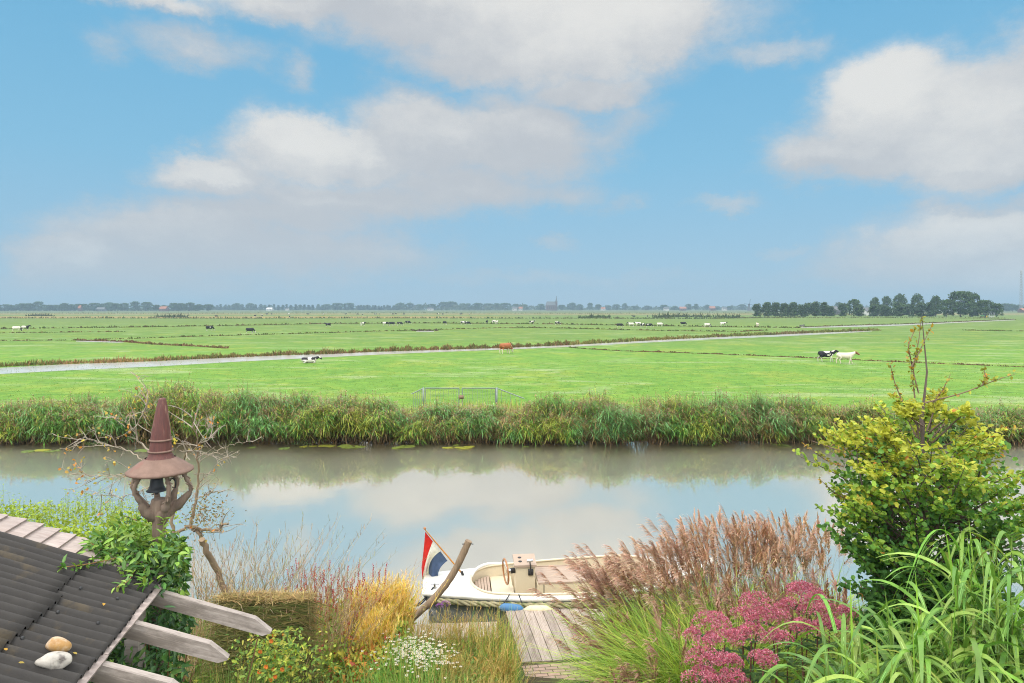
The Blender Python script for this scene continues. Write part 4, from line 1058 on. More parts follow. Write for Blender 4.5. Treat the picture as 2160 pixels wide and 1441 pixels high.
# a flag on its own staff, stuck in the socket aft
def flag():
    D = 14.12
    base = Q(974, 1209, D); top = Q(896, 1117, D)
    root = thing('flag', base, 'red, white and blue flag drooping from an orange wooden staff on the stern', 'flag')
    m_ = MB(); tube(m_, [base, base * .55 + top * .45 + (0, 0, .004), top], [.018, .016, .013], 8); m_.build('staff', M['orange'], root)
    m_ = MB(); rock(m_, top + (0, 0, .02), .032, np.random.default_rng(1), (.2, .1, .05), 2, .02); m_.build('staff_knob', M['teak_dark'], root)
    A = np.array([(897, 1122), (913, 1142), (929, 1163), (944, 1183)], float)       # along the hoist
    C = np.array([(893, 1165), (899, 1182), (908, 1186), (929, 1198)], float)
    E = np.array([(889, 1197), (891, 1222), (905, 1217), (924, 1215)], float)       # the fly end hangs in folds
    nu, nv = 36, 24; v = []
    for j in range(nv + 1):
        t_ = j / nv
        row = A * (1 - t_) * (1 - 2 * t_) + C * 4 * t_ * (1 - t_) + E * t_ * (2 * t_ - 1) if True else A
        for i in range(nu + 1):
            u = i / nu
            x = np.interp(u * 3, [0, 1, 2, 3], row[:, 0]); y = np.interp(u * 3, [0, 1, 2, 3], row[:, 1])
            d = D - .02 + t_ * (.10 * math.sin(u * 10 + t_ * 2.2) + .05 * math.sin(u * 21 + 1)) 
            v.append(Q(x, y, d))
    m_ = MB()
    for j in range(nv):
        for i in range(nu):
            pass
    f = [(j * (nu + 1) + i, j * (nu + 1) + i + 1, (j + 1) * (nu + 1) + i + 1, (j + 1) * (nu + 1) + i) for j in range(nv) for i in range(nu)]
    cu = np.array([(.62, .035, .03) if i <= 11 else ((.72, .70, .66) if i <= 24 else (.075, .11, .20)) for j in range(nv + 1) for i in range(nu + 1)])
    # stripes with a crisp border: one block of faces per colour
    V = np.array(v).reshape(nv + 1, nu + 1, 3)
    for i0, i1, c in ((0, 12, (.64, .035, .03)), (12, 24, (.74, .72, .68)), (24, 36, (.07, .105, .20))):
        blk = V[:, i0:i1 + 1].reshape(-1, 3); w_ = i1 - i0 + 1
        m_.add(blk, [(j * w_ + i, j * w_ + i + 1, (j + 1) * w_ + i + 1, (j + 1) * w_ + i) for j in range(nv) for i in range(w_ - 1)], c)
    m_.build('cloth', M['petal'], root)
M['orange'] = solid('varnished_staff', (.50, .22, .05), (.40, .17, .04), 5, .35, .4, (8, 8, 1))
flag()
def mooring():
    a = Q(914, 1239, 13.42); b = P(858, 1281, .55)
    m_ = MB()
    for k in (0, 1):
        t_ = np.linspace(0, 1, 14)[:, None]
        p = a + (b + (.05 * k, .05 * k, 0) - a) * t_ - UP * (.10 + .03 * k) * np.sin(PI * t_)
        tube(m_, p, .013, 6)
    tag(m_.build('mooring_rope', M['cord']), 'dark doubled mooring rope from the stern cleat to the bank', 'rope')
mooring()
def fender(a, b, r, mat, label, lines=()):
    a, b = np.array(a), np.array(b); root = thing('fender', (a + b) / 2, label, 'fender')
    t_ = np.array([0, .04, .12, .22, .5, .78, .88, .96, 1.0]); rr = np.array([.3, .34, .75, .97, 1, .97, .75, .34, .3]) * r
    m_ = MB(); tube(m_, a + (b - a) * t_[:, None], rr, 16); m_.build('float', M[mat], root)
    for p0, p1 in lines:
        m_ = MB(); p0, p1 = np.array(p0), np.array(p1); tube(m_, [p0, (p0 + p1) / 2 + (0, -.02, -.03), p1], .010, 6); m_.build('line', M['cord'], root)
fender(Q(1052, 1281, 12.93), Q(1106, 1286, 12.96), .085, 'blue', 'blue cylindrical fender hanging on two dark lines from the boat', [(Q(1075, 1254, 13.07), Q(1054, 1279, 12.93)), (Q(1094, 1254, 13.07), Q(1109, 1285, 12.95))])
fender(Q(1104, 1287, 12.93), Q(1166, 1286, 12.95), .085, 'fender_cream', 'cream yellow fender half hidden behind the jetty edge')
fender(Q(1268, 1272, 12.98), Q(1330, 1268, 13.05), .085, 'blue', 'blue fender farther forward, almost hidden by the tan plumes', [(Q(1290, 1256, 13.1), Q(1275, 1270, 13.0)), (Q(1318, 1255, 13.1), Q(1325, 1267, 13.05))])

# ---- weathered wood with grain along local x
def weathered(name, c1, c2, axis=0, stain=(.20, .16, .13), groove=None, scale=3.0):
    m, t, out = newmat(name)
    tcn = t.n('ShaderNodeTexCoord'); at = t.n('ShaderNodeAttribute', attribute_name='col')
    st = [9.0, 9.0, 9.0]; st[axis] = .6
    v = t.vm('MULTIPLY', tcn.outputs['Object'], tuple(st))
    n1 = t.noise(v, scale, 7, .65, .4); n2 = t.noise(t.vm('MULTIPLY', tcn.outputs['Object'], tuple(.5 if k == axis else 1.6 for k in range(3))), 3.2, 7, .7)
    c = t.ramp(n1, [(.28, c2), (.68, c1)])
    c = t.mix(t.m('MULTIPLY', t.ss(n2, .48, .66), .75), c, stain)
    c = t.mix(1.0, c, t.vm('SCALE', at.outputs['Color'], scale=2.0), 'MULTIPLY')
    b = t.n('ShaderNodeBsdfPrincipled'); t.link(c, b.inputs['Base Color']); b.inputs['Roughness'].default_value = .85; b.inputs['Specular IOR Level'].default_value = .2
    bp = t.n('ShaderNodeBump'); bp.inputs['Strength'].default_value = .8; bp.inputs['Distance'].default_value = .006
    t.link(n1, bp.inputs['Height']); t.link(bp.outputs[0], b.inputs['Normal'])
    t.link(b.outputs[0], out.inputs[0])
    return m
M['jetty_wood'] = weathered('jetty_wood', (.46, .395, .345), (.29, .24, .20), 1, (.24, .19, .155))
M['grey_wood'] = weathered('grey_wood', (.45, .39, .35), (.25, .21, .185), 0, (.15, .125, .105))
M['board_wood'] = weathered('pale_board', (.46, .40, .37), (.30, .255, .235), 0, (.36, .29, .26))
M['post_wood'] = weathered('post_wood', (.32, .23, .15), (.19, .135, .09), 2, (.14, .11, .08))
JA = math.atan2(.28, 1.93)            # the jetty boards run slightly to the left of the view
def jetty(name, x0, y0, nb, ln, label, rz, z=.50, off=0):
    root = thing(name, (x0, y0, z), label, 'jetty', rz=rz)
    rng = np.random.default_rng(nb); bw = .172
    m_ = MB()
    for k in range(nb):
        c = np.array((.5, .49, .48)) * rng.uniform(.80, 1.15)
        xa = k * bw + .006; w_ = bw - .011
        # reeded decking: five shallow ribs per board
        nr = 6; rib = w_ / nr
        l0, l1 = -ln / 2 + rng.uniform(0, .02), ln / 2 - rng.uniform(0, .015); prof = []
        for q_ in range(nr):
            prof += [(xa + q_ * rib, -.006), (xa + q_ * rib + .005, 0), (xa + (q_ + 1) * rib - .005, 0)]
        prof += [(xa + w_, -.006), (xa + w_, -.03), (xa, -.03)]
        v = np.array([(p_[0], l, p_[1]) for l in (l0, l1) for p_ in prof]); K = len(prof)
        m_.add(v, [(a, (a + 1) % K, K + (a + 1) % K, K + a) for a in range(K)], c)
        m_.add(v[:K], [tuple(range(K))], c); m_.add(v[K:], [tuple(range(K))[::-1]], c)
    m_.build('decking', M['jetty_wood'], root, local=True, smooth=False)
    m_ = MB()
    for yy in (-ln / 2 + .12, ln / 2 - .12): box(m_, (nb * bw / 2, yy, -.095), (nb * bw, .09, .12))
    m_.build('joists', M['post_wood'], root, local=True, smooth=False)
    for xx in (.15, nb * bw / 2, nb * bw - .15):
        m_ = MB(); tube(m_, [(xx, ln / 2 - .12, -.16), (xx, ln / 2 - .12, -1.3)], .07, 10); m_.build('pile', M['post_wood'], root, local=True)
    for xx in (.10, .75, 1.3):
        m_ = MB(); box(m_, (xx, ln / 2 - .05, .003), (.05, .03, .008)); m_.build('bracket', M['steel'], root, local=True)
jetty('jetty', .01, 11.94, 12, 1.95, 'weathered grey ribbed-board jetty beside the boat, in front of the brick path', JA)
jetty('jetty', -1.74, 11.45, 9, 2.0, 'lower side jetty of pale boards half hidden by tan grasses', JA * .5, .44)
def brick_mat():
    m, t, out = newmat('path_brick')
    geo = t.n('ShaderNodeTexCoord')
    br = t.n('ShaderNodeTexBrick'); t.link(geo.outputs['Object'], br.inputs[0])
    br.inputs['Scale'].default_value = 1.0; br.inputs['Brick Width'].default_value = .20; br.inputs['Row Height'].default_value = .10; br.inputs['Mortar Size'].default_value = .008
    br.inputs['Color1'].default_value = (.46, .31, .24, 1); br.inputs['Color2'].default_value = (.38, .27, .22, 1); br.inputs['Mortar'].default_value = (.13, .11, .06, 1)
    nz = t.noise(geo.outputs['Object'], 6, 6, .65)
    c = t.mix(1.0, br.outputs[0], t.ramp(nz, [(.3, (.75, .75, .72)), (.7, (1.15, 1.12, 1.1))]), 'MULTIPLY')
    c = t.mix(t.m('MULTIPLY', t.ss(t.noise(geo.outputs['Object'], 1.7, 6, .7), .50, .68), .7), c, (.20, .21, .09))
    b = t.n('ShaderNodeBsdfPrincipled'); t.link(c, b.inputs['Base Color']); b.inputs['Roughness'].default_value = .9
    bp = t.n('ShaderNodeBump'); bp.inputs['Distance'].default_value = .008; t.link(t.m('SUBTRACT', 1.0, br.outputs['Fac']), bp.inputs['Height']); t.link(bp.outputs[0], b.inputs['Normal'])
    t.link(b.outputs[0], out.inputs[0]); return m
m_ = MB(); m_.add([(-.85, -3.2, 0), (.85, -3.2, 0), (.85, 0, 0), (-.85, 0, 0)], [(0, 1, 2, 3)])
o = m_.build('brick_path', brick_mat()); o.location = (1.0, 10.99, .506); o.rotation_euler = (R(-3), 0, JA); tag(o, kind='structure')
m_ = MB(); box(m_, (0, -1.6, -.16), (1.72, 3.2, .28)); o2 = m_.build('path_bed', M['soil']); o2.location = (1.0, 10.95, .490); o2.rotation_euler = (R(-3), 0, JA); tag(o2, kind='structure')

def curved_post():
    pts = [(858, 1330), (868, 1306), (886, 1290), (915, 1264), (942, 1232), (962, 1200), (977, 1168), (989, 1141)]
    root = thing('curved_post', Q(868, 1306, 12.75), 'thick curved wooden pole leaning to the right in front of the flag', 'post')
    w_ = np.array([Q(x, y, 12.75) for x, y in pts])
    t_ = np.linspace(0, len(w_) - 1, 28); sm = np.stack([np.interp(t_, np.arange(len(w_)), w_[:, k]) for k in range(3)], -1)
    for _ in range(2): sm[1:-1] = (sm[:-2] + 2 * sm[1:-1] + sm[2:]) / 4
    rng = np.random.default_rng(4)
    m_ = MB(); tube(m_, sm, .066 * rng.normal(1, .03, 28), 12, (.5, .5, .5)); m_.build('pole', M['post_wood'], root)
    for dx in (-1, 1):
        a = Q(987, 1146, 12.75); m_ = MB(); tube(m_, [a + (dx * .05, -.03, 0), a + (dx * .105, -.05, .0)], .008, 6); m_.build('peg', M['black'], root)
curved_post()
for x, y0, y1, r_ in ((696, 1236, 1300, .035), (1, 1, 1, 0)):
    if r_:
        m_ = MB(); b0 = Q(x, y0, 12.3); tube(m_, [b0, (b0[0], b0[1], .3)], r_, 8); tag(m_.build('stake', M['post_wood']), 'thin grey stake standing among the red flower spikes', 'stake')

# ---- field gate behind the reeds
M['gate'] = solid('gate_steel', (.29, .33, .32), (.21, .24, .23), 7, .55, .4, metal=.3)
def gate():
    d = 40.5; s_ = d / FPX
    root = thing('field_gate', ((972 - HX) * s_, d, FZ), 'grey tubular double field gate half hidden behind the reeds', 'gate')
    zt = CAMZ - (819 - HY) * s_
    W = lambda x: ((x - HX) * s_)
    for x, nm in ((893, .0), (1048, .0)):
        m_ = MB(); box(m_, (W(x), d, (zt + .04 + FZ) / 2), (.09, .09, zt + .04 - FZ)); m_.build('gate_post', M['gate'], root)
    for x0, x1 in ((897, 968), (975, 1045)):
        m_ = MB()
        tube(m_, [(W(x0), d, zt), (W(x1), d, zt)], .032, 8); tube(m_, [(W(x0), d, FZ + .2), (W(x1), d, FZ + .2)], .03, 8); tube(m_, [(W(x0), d, FZ + .2), (W(x0), d, zt)], .03, 8); tube(m_, [(W(x1), d, FZ + .2), (W(x1), d, zt)], .03, 8)
        lf = m_.build('gate_leaf', M['gate'], root)
        for k in range(1, 13):
            xx = W(x0) + (W(x1) - W(x0)) * k / 13; m_ = MB(); tube(m_, [(xx, d, FZ + .2), (xx, d, zt)], .008, 6); o = m_.build('bar', M['gate'], root)
            o.parent = lf
    m_ = MB(); box(m_, (W(973), d - .05, zt - .52), (.30, .06, .22)); m_.build('latch', M['post_wood'], root)
    for x0, x1 in ((893, 868), (1048, 1106)):
        m_ = MB(); zb = zt - (.62 if x1 > 1000 else .35)
        tube(m_, [(W(x0), d, zt), (W(x1), d, zb)], .032, 8)
        wg = m_.build('wing_rail', M['gate'], root)
        for k in range(1, 6):
            t_ = k / 6; m_ = MB(); tube(m_, [(W(x0 + (x1 - x0) * t_), d, FZ), (W(x0 + (x1 - x0) * t_), d, zt + (zb - zt) * t_)], .011, 6); o = m_.build('bar', M['gate'], root); o.parent = wg
gate()

# ---- lily pads
def pads():
    rng = np.random.default_rng(21); mt = M['gloss_leaf']
    spots = [(725, 942), (735, 943), (748, 944), (760, 942), (842, 944), (850, 943), (862, 942), (835, 945), (962, 939), (972, 944), (980, 945), (990, 942), (945, 944), (660, 941), (640, 942), (690, 941), (75, 950), (90, 950), (110, 951), (60, 952), (300, 951), (530, 944), (600, 946), (1110, 942), (1640, 938), (1660, 940)]
    proto = None
    for i, (x, y) in enumerate(spots):
        a = np.linspace(.2, 2 * PI - .2, 18); r_ = 1 + .05 * np.sin(3 * a)
        if proto is None or i % 9 == 0:
            m_ = MB(); v = np.concatenate(([(0, 0, .0)], np.stack((r_ * np.cos(a), r_ * np.sin(a), .04 * np.sin(2 * a + i)), -1)))
            m_.add(v, [(0, k, k + 1) for k in range(1, 18)], ((.20, .25, .05), (.32, .33, .05), (.16, .22, .06))[i // 9])
            proto = m_.build('lily_pad', mt); o = proto
        else:
            o = proto.copy(); COL.objects.link(o)
        o.location = P(x, y, .012); s_ = rng.uniform(.14, .30); o.scale = (s_ * rng.uniform(1, 1.5), s_, s_); o.rotation_euler = (rng.normal(0, .05), rng.normal(0, .05), rng.uniform(0, 6.28))
        tag(o, 'small flat lily pad floating by the reeds', 'lily pad', 'lily pads floating below the reeds')
pads()

# ================================================================ SHED ROOF, STONES, BELL POST
E0 = Q(328, 1232, 5.44)
RU = np.array((.178, -.984, 0.0)); RH = np.array((-.984, -.178, 0.0)); TAN = .378
RV = unit(RH + UP * TAN); RN = unit(np.cross(RU, RV)); RN = RN if RN[2] > 0 else -RN
def roofp(s, t, h=0.0): return E0 + RV * s + RU * t + RN * h
RM = np.stack((RV, RU, RN), 1)
def on_roof(px, py):
    """(s, t) on the roof plane seen at a pixel of the photograph"""
    dr = np.array(((px - HX) / FPX, 1, -(py - HY) / FPX)); c = np.array((0, 0, CAMZ))
    k = np.dot(E0 - c, RN) / np.dot(dr, RN); p = c + dr * k - E0
    return np.dot(p, RV), np.dot(p, RU)
M['corrugated'] = solid('corrugated_bitumen', (.050, .046, .042), (.034, .031, .029), 9, .75, .3, bump=.002, bscale=70, c3=(.075, .06, .040), c3amt=.56)
def shed():
    root = thing('shed', E0, 'low garden shed with black corrugated roof and grey boarded verge', 'shed')
    def sheet_(name, s0, s1, t0, t1, h, tilt=0.0):
        m_ = MB(); ts = np.linspace(t0, t1, max(8, int((t1 - t0) / .095 * 14))); ss = np.linspace(s0, s1, 24)
        wave = .023 * np.sin(ts / .095 * 2 * PI)
        rng = np.random.default_rng(int(s0 * 100 + t0 * 10) % 97)
        edge = .006 * np.sin(ts * 5 + s0)
        G = np.array([[roofp(s + (edge[i] if k == 0 else 0), t, h + wave[i] + tilt * (1 - (s - s0) / (s1 - s0)) + .003 * math.sin(s * 7 + t * 3)) for i, t in enumerate(ts)] for k, s in enumerate(ss)])
        nt_ = len(ts); V = np.concatenate((G.reshape(-1, 3), G[0] - RN * .006))
        f = [(a * nt_ + b, a * nt_ + b + 1, (a + 1) * nt_ + b + 1, (a + 1) * nt_ + b) for a in range(len(ss) - 1) for b in range(nt_ - 1)]
        n0 = G.shape[0] * nt_; f += [(b + 1, b, n0 + b, n0 + b + 1) for b in range(nt_ - 1)]
        m_.add(V, f); return m_.build(name, M['corrugated'], root)
    sheet_('roof_sheet', -.03, .60, -.02, .66, .030); sheet_('roof_sheet', -.035, .62, .62, 2.4, .034)
    sheet_('roof_sheet', .50, 3.0, -.02, .70, .038, .012); sheet_('roof_sheet', .44, 3.0, .66, 2.4, .046, .012)
    for s in (.10, .36, .66, .95, 1.25, 1.6):
        for t in (.13, .51, .89, 1.27):
            tt = round((t) / .095) * .095 + .024; m_ = MB()
            c = roofp(s + .05 * ((t * 7) % 1), tt, .062); lathe(m_, [(.012, -.006), (.011, .004), (.004, .009), (.0005, .009)], c, 8); m_.build('roof_nail', M['black'], root)
    # lapped boards of the far verge
    s_ = -.02; k = 0; rng = np.random.default_rng(3)
    while s_ < 2.6:
        w_ = .135; v = []
        ln = .36 + rng.uniform(-.015, .02)
        for ds, dh in ((0, .030), (w_ + .03, .004)):
            for t in (-.03, -.03 - ln):
                v.append(roofp(s_ + ds, t + (.02 * rng.random()), dh + .012))
        v = np.array([v[0], v[1], v[3], v[2]]); V = np.concatenate((v, v - RN * .022))
        m_ = MB(); c = np.array((.5, .485, .475)) * rng.uniform(.85, 1.12)
        m_.add(V, [(0, 1, 2, 3), (7, 6, 5, 4), (0, 4, 5, 1), (1, 5, 6, 2), (2, 6, 7, 3), (3, 7, 4, 0)], c)
        m_.build('verge_board', M['board_wood'], root, smooth=False); s_ += w_; k += 1
    # batten under the eave, in short split lengths
    m_ = MB(); rng = np.random.default_rng(9)
    for t0 in np.arange(-.03, 2.3, .38):
        c = roofp(-.045 + rng.uniform(-.006, .006), t0 + .19, -.004 + rng.uniform(-.006, .006)); box(m_, c, (.05, .385, .022), RM, np.array((.5, .48, .47)) * rng.uniform(.85, 1.15))
    m_.build('eave_batten', M['board_wood'], root, smooth=False)
    # rafters running on past the eave as pergola beams with bevelled ends
    for t, ln in ((.055, .985), (.60, .76), (1.17, .66), (1.74, .6)):
        hw, hh = .030, .112; x0, x1 = -ln, 1.6
        prof = [(x1, -.012), (x0 + .16, -.012), (x0, -.075), (x0, -.075 - .012), (x0 + .055, -hh - .012), (x1, -hh - .012)]
        K = len(prof); V = np.array([roofp(a, t + sd * hw, b) for sd in (-1, 1) for a, b in prof]); m_ = MB()
        m_.add(V, [(a, (a + 1) % K, K + (a + 1) % K, K + a) for a in range(K)]); m_.add(V[:K], [tuple(range(K))[::-1]]); m_.add(V[K:], [tuple(range(K))])
        o = m_.build('pergola_beam', M['grey_wood'], root, smooth=False)
        # local x along the beam so that the grain follows it
        Mx = Matrix((tuple(RV) , tuple(RU), tuple(RN))).transposed().to_4x4(); loc = roofp(0, t) - wloc(root)
        Mx.translation = Vector(loc); o.data.transform(Mx.inverted()); o.matrix_local = Mx
    # posts, plate and dark boarded wall below
    for t in (.0, 1.17):
        b0 = roofp(.10, t, -.16); m_ = MB(); box(m_, (b0[0], b0[1], (b0[2] + .8) / 2), (.11, .11, b0[2] - .8)); m_.build('post', M['grey_wood'], root, smooth=False)
    m_ = MB(); c = roofp(.10, .95, -.19); box(m_, c, (.10, 2.3, .10), np.stack((RH, RU, UP), 1)); m_.build('wall_plate', M['grey_wood'], root, smooth=False)
    m_ = MB(); c = roofp(.55, 1.0, 0); box(m_, (c[0], c[1], 2.1), (.06, 2.2, 2.9), np.stack((RH, RU, UP), 1)); m_.build('wall', M['post_wood'], root, smooth=False)
shed()
def stone(px, py, r, label, mat, rot, seed, lift):
    s, t = on_roof(px, py); c = roofp(s, t, lift); rng = np.random.default_rng(seed)
    m_ = MB(); rock(m_, (0, 0, 0), r, rng, (.5, .5, .5), 4, .13); o = m_.build('stone', mat)
    o.location = c; o.rotation_euler = (R(12), R(14), rot); return tag(o, label, 'stone', 'stones on the roof')
stone(111, 1388, (.070, .050, .046), 'ochre yellow pebble on the corrugated roof', solid('ochre_stone', (.42, .24, .075), (.28, .15, .055), 13, .6, .35, bump=.004, c3=(.50, .38, .26), c3amt=.44), .2, 1, .078)
stone(104, 1420, (.085, .052, .044), 'whitish cracked pebble below the ochre one on the roof', solid('white_stone', (.52, .48, .42), (.36, .33, .29), 15, .65, .3, bump=.005, c3=(.13, .11, .10), c3amt=.47), .45, 2, .076)

def litter():
    rng = np.random.default_rng(77)
    for i, (px, py) in enumerate([(4, 1394), (153, 1401), (60, 1330), (212, 1290), (30, 1420)]):
        s, t = on_roof(px, py); c = roofp(s, t, .062); m_ = MB()
        leaves(m_, np.array([c]), np.array([RV * rng.normal() + RU * rng.normal()]), np.array([RN]), .032, .02, [(.52, .30, .05), (.45, .33, .07), (.35, .20, .07)][i % 3], .1, .6)
        tag(m_.build('fallen_leaf', M['leaf']), ['orange fallen leaf at the left edge of the roof', 'small yellow leaf lying just above the white stone', 'brown fallen leaf left of the sheet lap', 'tiny orange leaf near the lap of the sheets', 'yellow leaf lying left of the white stone'][i], 'leaf', 'fallen leaves on the roof')
litter()

def bell_post():
    D = 5.85; s_ = D / FPX
    ax = Q(336, 990, D); X0, Y0 = ax[0], ax[1]
    Z = lambda py: CAMZ - (py - HY) * s_
    root = thing('bell_post', (X0, Y0, .9), 'driftwood post with a red-brown pointed wooden hat and small bell', 'bell post')
    hat = solid('hat_wood', (.155, .056, .045), (.085, .036, .032), 5, .6, .35, (10, 10, 1), bump=.003, c3=(.27, .15, .11), c3amt=.55)
    brim = solid('brim_wood', (.235, .15, .115), (.155, .095, .072), 4, .65, .3, (3, 3, 1), bump=.002, c3=(.22, .11, .085), c3amt=.58)
    h0 = Z(968)
    m_ = MB(); H = Z(840) - h0
    lathe(m_, [(.118, 0), (.104, .02), (.092, .045), (.089, .075), (.085, .12), (.080, .19), (.073, .25), (.057, .36), (.044, .44), (.030, H - .01), (.026, H), (.001, H)], (X0 + .008, Y0, h0), 28, lean=(.035, 0), wob=.012)
    ht = m_.build('hat', hat, root)
    for z, r_ in ((.070, .093), (.165, .085)):
        m_ = MB(); a = np.linspace(0, 2 * PI, 33); tube(m_, np.stack((X0 + .008 + .035 * z + r_ * np.cos(a), Y0 + r_ * np.sin(a), np.full(33, h0 + z)), -1), .0085, 8, caps=False); m_.build('hat_band', brim, ht)
    m_ = MB(); zb = Z(993) - h0
    lathe(m_, [(.001, zb + .002), (.10, zb - .006), (.250, zb - .012), (.264, zb - .004), (.263, zb + .012), (.240, zb + .022), (.235, zb + .030), (.18, zb + .072), (.140, -.004), (.120, .012)], (X0 + .008, Y0, h0), 40); m_.build('brim', brim, root)
    wood = M['drift']
    rng = np.random.default_rng(6)
    zc, zt = Z(1085), Z(996) - .004
    m_ = MB(); tube(m_, [(X0 - .005, Y0, .9), (X0 - .005, Y0, Z(1150)), (X0, Y0, Z(1100)), (X0, Y0, Z(1068)), (X0, Y0, Z(1052))], [.052, .050, .055, .075, .06], 12); m_.build('post', wood, root)
    # gnarled arms springing from the head of the post to the rim
    arms = [(-2.42, .185, 0), (-.70, .185, 0), (3.0, .24, 1), (.12, .24, 1), (2.15, .17, 0), (1.15, .17, 0)]
    for a, r_, big in arms:
        ca, sa = math.cos(a), math.sin(a)
        ks = [(.03, zc - .03), (.10 + .02 * big, zc + .055), (r_ * .78 + .01, zc + .13), (r_ + .018, zc + .20), (r_ + .012, zc + .27), (r_ - .03, zt - .03), (r_ - .035, zt)]
        p = np.array([(X0 + r * ca + rng.normal(0, .010), Y0 + r * sa + rng.normal(0, .010), z) for r, z in ks])
        t_ = np.linspace(0, len(p) - 1, 22); q_ = np.stack([np.interp(t_, np.arange(len(p)), p[:, k]) for k in range(3)], -1)
        for _ in range(2): q_[1:-1] = (q_[:-2] + 2 * q_[1:-1] + q_[2:]) / 4
        rr = np.interp(t_, np.arange(7), [.050, .038, .026, .020, .017, .017, .030]) * rng.normal(1, .17, 22)
        m_ = MB(); tube(m_, q_, rr, 9)
        for _ in range(6):
            k = rng.integers(3, 20); d = unit(np.array((ca, sa, 0)) + rng.normal(0, .7, 3)); tube(m_, [q_[k], q_[k] + d * rng.uniform(.035, .06)], [.013, .004], 5)
        m_.build('arm', wood, root)
    bx, bz = X0 - .012, Z(1034)
    m_ = MB(); lathe(m_, [(.001, .125), (.030, .125), (.045, .112), (.050, .09), (.054, .05), (.064, .022), (.083, .004), (.080, .0), (.060, .012), (.001, .10)], (bx, Y0 - .02, bz), 24); bl = m_.build('bell', solid('bell_iron', (.055, .062, .072), (.035, .038, .042), 9, .5, .4, metal=.5), root)
    m_ = MB(); tube(m_, [(bx, Y0 - .02, bz + .05), (bx, Y0 - .02, bz - .006)], .006, 6); tube(m_, [(bx, Y0 - .02, bz - .004), (bx, Y0 - .02, bz - .03)], [.012, .014], 8); m_.build('clapper', M['black'], bl)
    m_ = MB(); tube(m_, [(bx, Y0 - .02, bz + .12), (bx, Y0 - .02, zt + .005)], .028, 8); m_.build('bell_hanger', wood, root)
    a = np.linspace(-.6, 3.6, 12); m_ = MB(); tube(m_, np.stack((bx + .145 + .028 * np.cos(a), np.full(12, Y0 - .04), bz + .06 + .05 * np.sin(a)), -1), .006, 6); m_.build('hook', M['black'], root)
M['drift'] = weathered('driftwood', (.29, .215, .165), (.145, .105, .08), 2, (.16, .12, .095), scale=2.2)
bell_post()

# ================================================================ GARDEN PLANTS
def spline(p, n):
    p = np.asarray(p, float); t_ = np.linspace(0, len(p) - 1, n)
    q_ = np.stack([np.interp(t_, np.arange(len(p)), p[:, k]) for k in range(p.shape[1])], -1)
    for _ in range(3): q_[1:-1] = (q_[:-2] + 2 * q_[1:-1] + q_[2:]) / 4
    return q_

